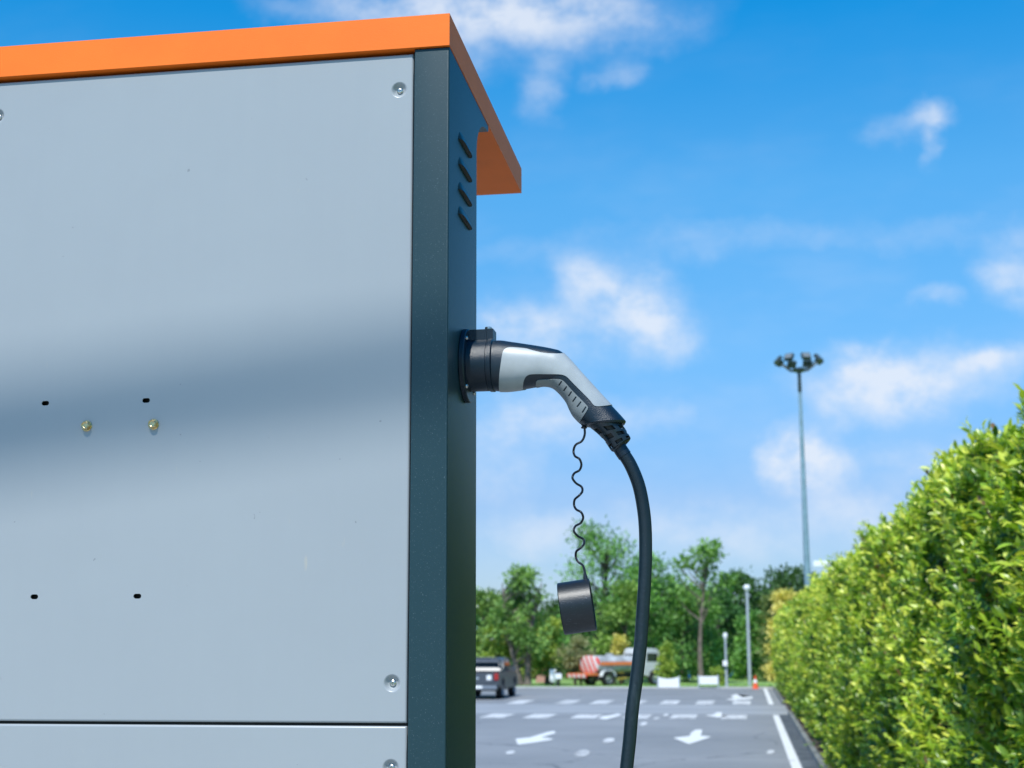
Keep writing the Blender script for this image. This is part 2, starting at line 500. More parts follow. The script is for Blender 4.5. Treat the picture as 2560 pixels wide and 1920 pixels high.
mark('lane_arrow', [Z1(*p) for p in ((300, 1460), (318, 1500), (420, 1487), (565, 1465), (540, 1455), (480, 1450), (582, 1418), (565, 1405), (520, 1413), (400, 1450))])
mark('lane_arrow', [Z1(*p) for p in ((870, 1320), (930, 1325), (1035, 1295), (1010, 1285), (950, 1298), (905, 1303))])
mark('lane_arrow', [Z1(*p) for p in ((1610, 1297), (1700, 1312), (1775, 1300), (1730, 1295), (1725, 1276), (1690, 1276), (1675, 1290))])
mark('lane_arrow', [Z1(*p) for p in ((1755, 1188), (1820, 1196), (1940, 1180), (1935, 1165), (1870, 1172), (1830, 1150), (1790, 1160), (1810, 1175))])
for (x, y, a, b) in ((945, 1471, 40, 18), (762, 1560, 52, 24), (265, 1554, 32, 12), (2065, 1550, 28, 15), (1187, 1355, 24, 12), (1340, 1294, 18, 9), (1275, 1318, 20, 8)):
    mark('painted_patch', [Z1(x + a * math.cos(t) + .35 * a * math.sin(t), y - b * math.sin(t)) for t in [k * math.pi / 5 + .3 for k in range(10)]], m=M_WORN)

# ================================================================== CHARGING CABINET
XS = -0.398        # plane of the flank that carries the connector
YF = 1.896         # front plane of the corner posts
YP = 1.900         # front plane of the sheet panels
XP0 = P(1027, 1000, Y=YF).x
XL = XS - 0.772    # left flank
ZT = 3.0540
BASE = 0.9
cab = empty('charging_cabinet', ((XS + XL) / 2, 2.0, BASE),
            'tall grey and dark teal charging cabinet with orange hooded roof in the left foreground', 'charging station')

# corner casings: post face and flank folded from one sheet, cove where it meets the hood
def casing(x0, x1):
    bm = bmesh.new()
    out = [(YF, BASE), (YF, ZT - 0.0006)]
    Yb = 2.1095
    out += [(2.215, ZT - 0.0040), (2.2135, ZT - 0.012)]
    for k in range(9):
        t = k / 8 * math.pi / 2
        out.append((Yb + 0.100 * (1 - math.sin(t)), ZT - 0.085 + 0.070 * math.cos(t)))
    out += [(Yb, BASE)]
    Mx = Matrix(((0, 0, 1, x0), (1, 0, 0, 0), (0, 1, 0, 0), (0, 0, 0, 1)))
    prism(bm, out, x1 - x0, Mx)
    fe = [e for e in bm.edges if all(abs(v.co.y - YF) < 1e-5 for v in e.verts)]
    bmesh.ops.bevel(bm, geom=fe, offset=0.0028, segments=4, affect='EDGES', profile=0.5)
    return from_bm('corner_casing', bm, M_POST, cab, world=True, smooth=30)
casing(XP0, XS)
casing(XL, XL + (XS - XP0))
bm = bmesh.new(); box(bm, XL + (XS - XP0) + .0005, XP0 - .0005, YP + 0.011, 2.108, BASE, ZT - 0.004)
from_bm('inner_body', bm, M_DARK, cab, world=True, smooth=0)

# sheet panels with slots and dimpled screw seats
def rrect(cx, cz, w_, h_, r, n=5):
    pts = []
    for (sx, sz, a0) in ((1, 1, 0), (-1, 1, 90), (-1, -1, 180), (1, -1, 270)):
        for k in range(n + 1):
            t = math.radians(a0 + 90 * k / n)
            pts.append((cx + sx * (w_ / 2 - r) + r * math.cos(t), cz + sz * (h_ / 2 - r) + r * math.sin(t)))
    return pts

def panel(z0, z1, slots, dimples):
    bm = bmesh.new()
    x0, x1 = XL + (XS - XP0) + 0.002, XP0 - 0.0022
    rr = 0.0032
    outer = rrect((x0 + x1) / 2, (z0 + z1) / 2, x1 - x0 - 2 * rr, z1 - z0 - 2 * rr, 0.001, 2)
    loops = [outer] + [rrect(c[0], c[1], 0.0116, 0.0068, 0.0033, 5) for c in slots]
    RD = 0.0122
    loops += [[(c[0] + RD * math.cos(2 * math.pi * k / 28), c[1] + RD * math.sin(2 * math.pi * k / 28)) for k in range(28)] for c in dimples]
    edges, vloops = [], []
    for lp in loops:
        vs = [bm.verts.new((x, YP, z)) for x, z in lp]
        vloops.append(vs)
        edges += [bm.edges.new((vs[i], vs[(i + 1) % len(vs)])) for i in range(len(vs))]
    bmesh.ops.triangle_fill(bm, edges=edges, use_beauty=True, use_dissolve=False, normal=(0, -1, 0))
    flat = set(bm.faces)
    # rolled outer edge and return flange
    vs = vloops[0]
    n = len(vs)
    cx, cz = (x0 + x1) / 2, (z0 + z1) / 2
    prev = vs
    for (o_, d_) in ((0.2, .02), (0.5, 0.13), (0.87, 0.5), (1.0, 1.0), (1.0, 3.2)):
        ring = []
        for v in vs:
            sx = 1 if v.co.x > cx else -1
            sz = 1 if v.co.z > cz else -1
            ring.append(bm.verts.new((v.co.x + sx * rr * o_, YP + rr * d_, v.co.z + sz * rr * o_)))
        for i in range(n):
            bm.faces.new((prev[i], prev[(i + 1) % n], ring[(i + 1) % n], ring[i]))
        prev = ring
    for vs in vloops[1:1 + len(slots)]:
        n = len(vs)
        ring = [bm.verts.new((v.co.x, YP + 0.0022, v.co.z)) for v in vs]
        for i in range(n):
            bm.faces.new((vs[i], vs[(i + 1) % n], ring[(i + 1) % n], ring[i]))
    for vs, c in zip(vloops[1 + len(slots):], dimples):
        prev = vs
        n = len(vs)
        for k in range(1, 9):
            f = k / 8
            r = RD + (0.0052 - RD) * f
            d = 0.0060 * (0.5 - 0.5 * math.cos(math.pi * f))
            ring = [bm.verts.new((c[0] + r * math.cos(2 * math.pi * i / n), YP + d, c[1] + r * math.sin(2 * math.pi * i / n))) for i in range(n)]
            for i in range(n):
                bm.faces.new((prev[i], prev[(i + 1) % n], ring[(i + 1) % n], ring[i]))
            prev = ring
        bm.faces.new(prev)
    o = from_bm('rear_panel', bm, M_PANEL, cab, world=True, smooth=50)
    for p_ in o.data.polygons:
        if abs(p_.normal.y) > .9999: p_.use_smooth = False
    return o

pxz = lambda u, v: (P(u, v, Y=YP).x, P(u, v, Y=YP).z)
zg = P(500, 1809, Y=YP).z
slots = [pxz(113, 1008), pxz(365, 1001), pxz(85.5, 1492), pxz(343, 1490.5)]
scr_u = [pxz(998, 224), pxz(980, 1708), pxz(-7, 290), pxz(-18, 1700)]
scr_l = [pxz(977, 1920), pxz(-20, 1916)]
zt_panel = P(1015, 135, Y=YP).z
pu = panel(zg + 0.002, zt_panel, slots, scr_u)
pl = panel(BASE + 0.12, zg - 0.002, [], scr_l)
bm = bmesh.new(); box(bm, XL + (XS - XP0) + .002, XP0 - .0022, YP - .003, YP + 0.010, BASE + 0.002, BASE + 0.116)
from_bm('plinth_cover', bm, M_DARK, cab, world=True, bevel=.002)

def screw_mesh(kind):
    """axis -Y (towards the viewer of the panel), origin at the seat; cross recess sunk in the head"""
    bm = bmesh.new()
    Mv = Matrix(((1, 0, 0, 0), (0, 0, -1, 0), (0, 1, 0, 0), (0, 0, 0, 1)))
    if kind == 'pan':
        prof = [(0.0046, 0), (0.0047, 0.0008), (0.0043, 0.0018), (0.0034, 0.0025), (0.0024, 0.0028)]
        lathe(bm, prof, Mv, 24)
        top, R0 = 0.0028, 0.0024
    else:
        lathe(bm, [(0.0072, 0), (0.0073, 0.0006), (0.0068, 0.0011), (0.0030, 0.0012)], Mv, 28)
        hexa = [(0.0062 * math.cos(math.pi / 3 * k + .3), 0.0062 * math.sin(math.pi / 3 * k + .3)) for k in range(6)]
        prism(bm, hexa, 0.0034, Mv @ Matrix.Translation((0, 0, 0.0011)))
        lathe(bm, [(0.0054, 0.0044), (0.0050, 0.0053), (0.0044, 0.0057), (0.0038, 0.0056), (0.0036, 0.0050), (0.0028, 0.0047)], Mv, 24)
        top, R0 = 0.0047, 0.0028
    # face of the head as a disc with a cross-shaped pit
    a, b = R0 * 0.86, R0 * 0.25
    cross = [(b, b), (a, b), (a, -b), (b, -b), (b, -a), (-b, -a), (-b, -b), (-a, -b), (-a, b), (-b, b), (-b, a), (b, a)]
    cv = [bm.verts.new(Mv @ Vector((x, y, top))) for x, y in cross]
    ov = [bm.verts.new(Mv @ Vector((R0 * math.cos(2 * math.pi * k / 24), R0 * math.sin(2 * math.pi * k / 24), top))) for k in range(24)]
    es = [bm.edges.new((cv[i], cv[(i + 1) % 12])) for i in range(12)] + [bm.edges.new((ov[i], ov[(i + 1) % 24])) for i in range(24)]
    bmesh.ops.triangle_fill(bm, edges=es, use_beauty=True)
    bv = [bm.verts.new(Mv @ Vector((x * .5, y * .5, top - 0.0016))) for x, y in cross]
    for i in range(12):
        bm.faces.new((cv[i], cv[(i + 1) % 12], bv[(i + 1) % 12], bv[i]))
    bm.faces.new(bv)
    return bm

inv = wmat(cab).inverted()
pan_o = None
for n_, (lst, par) in enumerate(((scr_u, pu), (scr_l, pl))):
    for (x, z) in lst:
        if pan_o is None:
            o = pan_o = from_bm('screw', screw_mesh('pan'), M_STEEL, par, smooth=30)
        else:
            o = pan_o.copy(); COL.objects.link(o); o.parent = par
        o.location = inv @ Vector((x, YP + 0.0060, z))
        o.rotation_euler = (0, x * 40, 0)
b0 = None
for (u, v, a) in ((217, 1065, .35), (384, 1061, 1.0)):
    x, z = pxz(u, v)
    if b0 is None: o = b0 = from_bm('hex_bolt', screw_mesh('hex'), M_BRASS, pu, smooth=30)
    else: o = b0.copy(); COL.objects.link(o); o.parent = pu
    o.location = inv @ Vector((x, YP, z)); o.rotation_euler = (0, a, 0); o.scale = (1.1, 1.35, 1.1)

# orange hooded roof: folded tray open below
bm = bmesh.new()
YR0, YR1 = 1.892, 2.567
box(bm, XL - 0.001, XS + 0.0009, YR0, YR1, ZT, 3.1029)
roof_slope = lambda y: -0.006 * (y - YR0) / (YR1 - YR0)
outer = [e for e in bm.edges if len(e.link_faces) == 2 and e.calc_face_angle(0) > .6 and max(v.co.z for v in e.verts) > ZT + .01 and
         all(min(abs(v.co.x - XL + .001), abs(v.co.x - XS - .0009), 9) < 1e-4 or min(abs(v.co.y - YR0), abs(v.co.y - YR1)) < 1e-4 for v in e.verts)]
bmesh.ops.bevel(bm, geom=outer, offset=0.0030, segments=3, affect='EDGES', profile=0.5)
for v in bm.verts: v.co.z += roof_slope(v.co.y)
from_bm('hooded_roof', bm, M_ORANGE, cab, world=True, smooth=40)

# pressed louvres on the flank
def louvre(zc):
    bm = bmesh.new()
    n, m_ = 28, 8
    L, Hh, D = 0.088, 0.0135, 0.0062
    env = lambda q_: max(0.0, 1 - abs(q_) ** 5) ** 0.5
    rows = []
    for j in range(m_ + 1):
        a = j / m_ * math.pi / 2                 # 0 = lower lip (full depth) .. top blends into the sheet
        row = []
        for i in range(n + 1):
            q_ = math.sin((-1 + 2 * i / n) * math.pi / 2)
            e = env(q_)
            row.append(bm.verts.new((XS + 0.0002 + D * (1 - j / m_) ** .85 * e, 2.010 + q_ * L / 2, zc + 1.2 * Hh * (j / m_) * (0.15 + .85 * e))))
        rows.append(row)
    for a, b in zip(rows, rows[1:]):
        for i in range(n):
            bm.faces.new((a[i], a[i + 1], b[i + 1], b[i]))
    o = from_bm('louvre', bm, M_POST, cab, world=True, smooth=80)
    bm = bmesh.new()
    lo, hi = [], []
    for i in range(n + 1):
        q_ = math.sin((-1 + 2 * i / n) * math.pi / 2)
        lo.append(bm.verts.new((XS + .0002 + D * env(q_) * .93, 2.010 + q_ * L / 2 * .99, zc + 0.0004)))
        hi.append(bm.verts.new((XS + 0.0006, 2.010 + q_ * L / 2 * .99, zc - 0.0012 * env(q_))))
    for i in range(n):
        bm.faces.new((lo[i], lo[i + 1], hi[i + 1], hi[i]))
    mo = from_bm('louvre_slot', bm, M_DARK, cab, world=True, smooth=0)
    mo.parent = o
for v in (372, 434, 496, 556):
    zc = P(1161, v, X=XS).z
    louvre(zc)

# holder for the plug
YG = 2.020
ZG = 2.606
g_ = lambda u, v: P(u, v, Y=YG)
bm = bmesh.new()
lathe(bm, [(0.0005, 0), (0.0535, 0), (0.0545, 0.001), (0.0545, 0.0065), (0.0535, 0.0078), (0.0005, 0.008)], Matrix.Translation((XS + .0003, YG, ZG)) @ AX((1, 0, 0)), 64)
hold = from_bm('plug_holder', bm, M_BLACKM, cab, world=True)
RS = 0.0382
bm = bmesh.new()
xa, xb = XS + 0.008, g_(1222, 908).x
xc = g_(1237, 908).x
lathe(bm, [(RS, xa), (RS, xb), (RS - .0008, xb + .0006), (RS - .0008, xb + .0018), (RS + .0012, xb + .0024), (RS + .0015, xc - .001), (RS - 0.0005, xc), (0.030, xc)], Matrix.Translation((0, YG, ZG)) @ AX((1, 0, 0)), 64)
o = from_bm('sleeve', bm, M_BLACKM, cab, world=True); o.parent = hold
bm = bmesh.new()
zt_ = g_(1200, 828).z
box(bm, XS + 0.0085, xc - 0.0105, YG - 0.0125, YG + 0.0125, ZG + RS - 0.006, zt_)
o = from_bm('lug', bm, M_BLACKM, cab, world=True, bevel=.0006); o.parent = hold
bm = bmesh.new()
box(bm, xc - 0.0098, xc - 0.0002, YG - 0.014, YG + 0.014, ZG + RS - 0.007, zt_ + .0003)
o = from_bm('clamp_lug', bm, M_BLACKM, cab, world=True, bevel=.0015); o.parent = hold
bm = bmesh.new()
cx_ = g_(1221, 824).x
lathe(bm, [(0.006, 0), (0.006, .001), (0.0052, .0012), (0.0052, .0046), (0.0046, .0052), (0.003, .0052), (0.0028, 0.0035), (0.0002, 0.0035)], Matrix.Translation((cx_, YG, zt_ + .0002)), 20)
o = from_bm('clamp_bolt', bm, M_STEEL, cab, world=True); o.parent = hold
for a in (50, 130, 230, 310):
    bm = bmesh.new()
    c = Vector((XS + 0.0082, YG + 0.0465 * math.cos(math.radians(a)), ZG + 0.0465 * math.sin(math.radians(a))))
    lathe(bm, [(0.0035, 0), (0.0033, .0018), (0.0018, .0022), (0.0016, 0.001), (0.0002, .001)], Matrix.Translation(c) @ AX((1, 0, 0)), 16)
    o = from_bm('flange_screw', bm, M_STEEL, cab, world=True); o.parent = hold

# ================================================================== CHARGING CONNECTOR
plug = empty('charging_connector', (g_(1240, 908).x, YG, ZG),
             'grey and black charging plug with thick cable and dangling cap, pushed into the cabinet', 'charging plug')
zz = lambda x, y: (1100 + x / 3.95, 780 + y / 3.95)

def loft_grid(T, B, W, ns=260, nt_=168, ex=2.3):
    """side view outlines T (top) and B (bottom) in zoom coordinates, half widths W (metres)"""
    T = catmull([zz(*p) for p in T], 12); B = catmull([zz(*p) for p in B], 12)
    W = catmull([(a, 0) for a in W], 12)[:, 0]
    m = len(T)
    s = np.linspace(0, m - 1, ns)
    ip = lambda A: np.stack([np.interp(s, np.arange(m), A[:, k]) for k in range(A.shape[1])], 1)
    T, B = ip(T), ip(B)
    W = np.interp(s, np.arange(m), W)
    th = np.linspace(0, 2 * np.pi, nt_, endpoint=False)
    c, sn = np.cos(th), np.sin(th)
    cc = np.sign(c) * np.abs(c) ** (2 / ex); ss = np.sign(sn) * np.abs(sn) ** (2 / ex)
    mid = (T + B) / 2; hf = (T - B) / 2
    uv = mid[:, None, :] + hf[:, None, :] * cc[None, :, None]
    return uv, W[:, None] * ss[None, :], (T, B)

Rn = np.array([list(q_) for q_ in R])
def grid_points(uv, yy, grow=0.0):
    d = np.stack([uv[..., 0] - 1280, 960 - uv[..., 1], np.full(uv.shape[:2], -F)], 2) @ Rn.T
    d = d / d[..., 1:2]
    out = d * YG + np.array([0, 0, EYE])
    out[..., 1] = YG + yy
    if grow:
        ds = np.gradient(out, axis=0)
        dt = np.roll(out, -1, 1) - np.roll(out, 1, 1)
        nrm = np.cross(ds, dt)
        nrm /= np.linalg.norm(nrm, axis=2, keepdims=True) + 1e-12
        ctr = out.mean(1, keepdims=True)
        sg = np.sign(((out - ctr) * nrm).sum(2).mean())
        out = out + nrm * sg * grow
    return out

def inpoly_v(A, poly):
    x, y = A[..., 0], A[..., 1]
    res = np.zeros(x.shape, bool)
    for (xi, yi), (xj, yj) in zip(poly, poly[-1:] + poly[:-1]):
        if yi == yj: continue
        c = ((yi > y) != (yj > y)) & (x < (xj - xi) * (y - yi) / (yj - yi) + xi)
        res ^= c
    return res

def nearest(pt, polys):
    best = None
    for P_ in polys:
        P_ = np.array(P_); Q = np.roll(P_, -1, 0)
        d = Q - P_
        t = np.clip(((pt - P_) * d).sum(1) / ((d * d).sum(1) + 1e-12), 0, 1)
        c = P_ + d * t[:, None]
        e = ((c - pt) ** 2).sum(1)
        k = e.argmin()
        if best is None or e[k] < best[0]: best = (e[k], c[k])
    return best

def inpoly(pt, poly):
    x, y = pt
    r = False
    j = len(poly) - 1
    for i in range(len(poly)):
        xi, yi = poly[i]; xj, yj = poly[j]
        if (yi > y) != (yj > y) and x < (xj - xi) * (y - yi) / (yj - yi) + xi:
            r = not r
        j = i
    return r

def grid_mesh(name, pts, keep, m, parent, caps=False, solid=0.0, inner=None):
    ns, nt_, _ = pts.shape
    bm = bmesh.new()
    vs = {}
    def V(i, k):
        k %= nt_
        if (i, k) not in vs: vs[(i, k)] = bm.verts.new(pts[i, k])
        return vs[(i, k)]
    for i in range(ns - 1):
        for k in range(nt_):
            if keep is None or keep(i, k):
                bm.faces.new((V(i, k), V(i, k + 1), V(i + 1, k + 1), V(i + 1, k)))
    if caps:
        bm.faces.new([V(0, k) for k in range(nt_)][::-1])
        bm.faces.new([V(ns - 1, k) for k in range(nt_)])
    if solid and inner is not None:
        rim = [e for e in bm.edges if len(e.link_faces) == 1]
        idx = {v: key for key, v in vs.items()}
        iv = {}
        for e in rim:
            q_ = []
            for v in e.verts:
                if v not in iv: iv[v] = bm.verts.new(inner[idx[v]])
                q_.append(iv[v])
            bm.faces.new((e.verts[0], e.verts[1], q_[1], q_[0]))
    elif solid:
        bmesh.ops.recalc_face_normals(bm, faces=bm.faces)
        bmesh.ops.solidify(bm, geom=bm.faces[:], thickness=solid)
    return from_bm(name, bm, m, parent, world=True, smooth=38)

T = [(530, 292), (610, 288), (700, 300), (850, 322), (1000, 345), (1120, 368), (1200, 394), (1290, 478), (1400, 603), (1500, 712), (1600, 822), (1690, 918), (1770, 1003), (1826, 1066), (1834, 1082), (1822, 1106)]
B = [(530, 776), (600, 780), (690, 778), (815, 762), (930, 742), (1020, 728), (1100, 742), (1160, 785), (1215, 845), (1252, 897), (1280, 960), (1315, 1025), (1370, 1085), (1408, 1112), (1420, 1124), (1462, 1130)]
W = [.0345, .0345, .0335, .032, .030, .028, .027, .0255, .024, .023, .0235, .025, .0265, .028, .0285, .027]
uv, yy, (TT, BB) = loft_grid(T, B, W)
body_pts = grid_points(uv, yy, 0.0)
body = grid_mesh('plug_body', body_pts, None, M_BLACKP, plug, caps=True)

# outline test against where each surface point really shows from the survey position (far half mirrors the near half)
pr = (body_pts - np.array([0, 0, EYE])) @ Rn
uvp = np.stack([1280 - F * pr[..., 0] / pr[..., 2], 960 + F * pr[..., 1] / pr[..., 2]], 2)
mir = (-np.arange(yy.shape[1])) % yy.shape[1]
near = yy.mean(0) <= 1e-9
uvp = np.where(near[None, :, None], uvp, uvp[:, mir])
ctr_uv = (uvp[:-1] + uvp[1:]) / 2
ctr_uv = (ctr_uv + np.roll(ctr_uv, -1, 1)) / 2
def smooth_poly(pts, it=2):
    for _ in range(it):
        q = []
        for i in range(len(pts)):
            a, b = np.array(pts[i], float), np.array(pts[(i + 1) % len(pts)], float)
            q += [tuple(a * .8 + b * .2), tuple(a * .2 + b * .8)]
        pts = q
    return pts
def snap_mesh(name, poly, holes, grow, m, solid, parent=plug):
    poly = [zz(*p) for p in poly]
    holes = [[zz(*p) for p in h] for h in holes]
    K = inpoly_v(ctr_uv, poly)
    for h in holes: K &= ~inpoly_v(ctr_uv, h)
    # pull the stair-stepped rim onto the outline
    ns, nt_ = yy.shape
    cnt = np.zeros((ns, nt_), int)
    for a in (0, 1):
        for b in (0, 1):
            Z = np.zeros((ns, nt_), int)
            Z[a:ns - 1 + a, :] += np.roll(K.astype(int), b, 1)
            cnt += Z
    uv_, yy_ = uv.copy(), yy.copy()
    for i, k in zip(*np.where((cnt > 0) & (cnt < 4))):
        if 0 < i < ns - 1:
            e, c = nearest(uvp[i, k], [poly] + holes)
            if e < 3.0 ** 2:
                # move along the surface: solve for grid steps giving this offset
                gi = (uvp[i + 1, k] - uvp[i - 1, k]) / 2; gk = (uvp[i, (k + 1) % nt_] - uvp[i, k - 1]) / 2
                hi_ = (uv[i + 1, k] - uv[i - 1, k]) / 2; hk_ = (uv[i, (k + 1) % nt_] - uv[i, k - 1]) / 2
                Mx = np.stack([gi, gk], 1)
                if abs(np.linalg.det(Mx)) > 0.35 * np.linalg.norm(gi) * np.linalg.norm(gk) and np.linalg.norm(gk) > .3:
                    st = np.clip(np.linalg.solve(Mx, c - uvp[i, k]), -.48, .48)
                    uv_[i, k] = uv[i, k] + st[0] * hi_ + st[1] * hk_
                    yy_[i, k] = yy[i, k] + st[0] * (yy[i + 1, k] - yy[i - 1, k]) / 2 + st[1] * (yy[i, (k + 1) % nt_] - yy[i, k - 1]) / 2
    return grid_mesh(name, grid_points(uv_, yy_, grow), lambda i, k: K[i, k], m, parent, solid=solid, inner=grid_points(uv_, yy_, -.0006))
shellA = smooth_poly([(582, 760), (583, 640), (608, 450), (622, 385), (655, 357), (700, 350), (850, 362), (920, 385), (1030, 410), (1215, 416), (1250, 380), (1330, 440), (1560, 690), (1740, 905), (1690, 921), (1560, 935), (1518, 925), (1480, 870), (1300, 690), (1255, 640), (1200, 614), (900, 610), (850, 630), (824, 680), (818, 735), (818, 800), (700, 810), (590, 810)], 2)
snap_mesh('side_shell', shellA, [], 0.0010, M_GREYP, -0.0016)
gripB = smooth_poly([(946, 760), (946, 690), (965, 668), (1180, 660), (1225, 682), (1300, 770), (1460, 930), (1465, 955), (1390, 1068), (1370, 1120), (1300, 1060), (1200, 940), (1100, 800)], 2)
slots_ = []
for (ax, ay, bx, by) in ((1203, 684, 1176, 722), (1252, 736, 1224, 776), (1300, 786, 1272, 830), (1346, 838, 1314, 884), (1393, 888, 1357, 936), (1442, 938, 1408, 992)):
    d = np.array([bx - ax, by - ay], float); d /= np.linalg.norm(d); nn = np.array([-d[1], d[0]]) * 7.5
    a, b = np.array([ax, ay]), np.array([bx, by])
    slots_.append([tuple(a + nn), tuple(a - d * 5), tuple(a - nn), tuple(b - nn), tuple(b + d * 5), tuple(b + nn)])
gp = snap_mesh('ribbed_grip', gripB, slots_, 0.0010, M_GREYR, -0.0016)
# grey soft floor of the grip slots

# boot between plug and cable
T2 = [(1788, 1098), (1828, 1150), (1858, 1200), (1880, 1238), (1878, 1256), (1862, 1272)]
B2 = [(1465, 1128), (1560, 1206), (1628, 1280), (1684, 1362), (1702, 1378), (1728, 1382)]
W2 = [.026, .0225, .0195, .0175, .0168, .0150]
uv2, yy2, _ = loft_grid(T2, B2, W2, ns=84, nt_=84, ex=2.0)
pts2 = grid_points(uv2, yy2, 0.0)
def keep2(i, k):
    row = i / 83
    for r_i, (a, b) in enumerate(((.10, .22), (.30, .42), (.50, .62), (.70, .80))):
        if a < row < b:
            kk = (k / 84 * 6 + (0.5 if r_i % 2 else 0)) % 1
            return not (0.2 < kk < 0.8)
    return True
boot = grid_mesh('cable_boot', pts2, keep2, mat('boot_rubber', (0.012, 0.024, 0.034), .4), plug, solid=0.0028)
ctr2 = pts2.mean(1, keepdims=True)
o = grid_mesh('boot_core', ctr2 + (pts2 - ctr2) * 0.80, None, M_DARK, plug, caps=True)
o.parent = boot

# the cable, hanging in an arc and returning to the cabinet's foot
cp = [(1543, 1105), (1551, 1123), (1575, 1160), (1595.5, 1209), (1607, 1262), (1613, 1318), (1614, 1392), (1611, 1467), (1606, 1545), (1601, 1613), (1592, 1692), (1581, 1772), (1574, 1850), (1566, 1925)]
pts = [Vector((g_(u, v).x, YG, g_(u, v).z)) for u, v in cp]
e_ = pts[-1]
pts += [e_ + Vector(d) for d in ((-.012, 0.0, -.10), (-.03, .005, -.25), (-.05, .01, -.45), (-.08, .01, -.65), (-.13, .01, -.78), (-.20, .01, -.82), (-.2555, .01, -.80))]
pts = [Vector(p) for p in catmull(pts, 8)]
bm = bmesh.new(); tube(bm, pts, 0.00925, 24)
from_bm('cable', bm, M_RUBBER, plug, world=True)
bm = bmesh.new(); tube(bm, pts[6:13], 0.0101, 24)
from_bm('cable_sleeve', bm, M_BLACKP, plug, world=True)
bm = bmesh.new(); lathe(bm, [(0.0002, 0), (.02, 0), (.02, .012), (.012, .02), (.0002, .02)], Matrix.Translation((XS + .0005, pts[-1].y, pts[-1].z)) @ AX((1, 0, 0)), 24)
from_bm('cable_gland', bm, M_BLACKP, cab, world=True)

# curly tether and the dust cap
cz_ = lambda x, y: (1360 + x / 2.675, 1000 + y / 2.675)
cord = [(268, 165), (271, 185), (272, 232), (253, 275), (212, 300), (194, 338), (208, 376), (240, 398), (250, 432), (234, 466), (203, 490), (194, 525), (214, 556), (248, 578), (256, 612), (238, 642), (206, 666), (198, 700), (216, 732), (252, 754), (262, 788), (242, 820), (210, 844), (203, 878), (224, 908), (260, 930), (267, 962), (248, 992), (216, 1014), (210, 1050), (228, 1082), (258, 1104), (270, 1135), (274, 1160)]
cpts = []
for i, p in enumerate(cord):
    g = g_(*cz_(*p))
    cpts.append((g.x, YG + (0.006 * math.sin(i * math.pi / 2) if 3 < i < 31 else 0), g.z))
cs = [Vector(p) for p in catmull(cpts, 6)]
bm = bmesh.new(); tube(bm, cs, 0.00168, 12)
from_bm('curly_tether', bm, M_CORD, plug, world=True)
a = g_(*cz_(272, 1145)); b = g_(*cz_(280, 1215))
bm = bmesh.new(); tube(bm, [a, (a + b) / 2, b], [0.0015, 0.0030, 0.0036], 14)
from_bm('tether_end', bm, M_CORD, plug, world=True)
bm = bmesh.new()
c_ = g_(*cz_(268, 174))
lathe(bm, [(0.001, -.004), (.0040, -.0035), (.0046, -.002), (.0030, 0), (.0046, .002), (.003, .005), (.001, .006)], Matrix.Translation(c_), 18)
from_bm('tether_ring', bm, M_CORD, plug, world=True)
pA = (Vector(g_(*cz_(88, 1225))) + Vector(g_(*cz_(138, 1572)))) / 2
pB = (Vector(g_(*cz_(300, 1203))) + Vector(g_(*cz_(352, 1530)))) / 2
axc = (pB - pA)
Lc = axc.length
axd = axc.normalized()
axd = (axd + Vector((0, 0.07, 0))).normalized()
rc = 0.0366
Mc = Matrix.Translation(pA) @ AX(axd)
bm = bmesh.new()
lathe(bm, [(0.0003, 0.0005), (rc - .001, 0), (rc, .001), (rc, Lc - .0006), (rc - .0005, Lc), (rc - .0022, Lc), (rc - .0028, Lc - .001), (rc - .0030, .004), (0.0003, .004)], Mc, 72)
cap = from_bm('dust_cap', bm, M_CAP, plug, world=True, smooth=30)

# ================================================================== unseen tapered arm, added behind the viewer to cast the panel's shadow band
# (its soft shade falls on the panel where the sun passes it)
mid = P(500, 1010, Y=YP)
t_ = 10.5
c0 = P(-300, 1115, Y=YP) - SUN_TRAVEL * t_
c1 = P(1000, 925, Y=YP) - SUN_TRAVEL * t_
dirv = (c1 - c0).normalized()
shade_post = empty('shade_caster', (c0.x - dirv.x * 1.5, c0.y, 0), 'unseen post with a tapered arm, added to cast the soft shadow band on the panel', 'street lamp')
base = c0 - dirv * 1.5
bm = bmesh.new(); tube(bm, [(base.x, base.y, 0), (base.x, base.y, base.z + .1)], [0.11, 0.06], 20)
from_bm('pole', bm, M_GALV, shade_post, world=True)
bm = bmesh.new(); tube(bm, [base, c0, c0.lerp(c1, .5), c1, c1 + dirv * .5], [0.044, 0.039, 0.034, 0.028, 0.022], 16)
from_bm('arm', bm, M_GALV, shade_post, world=True)

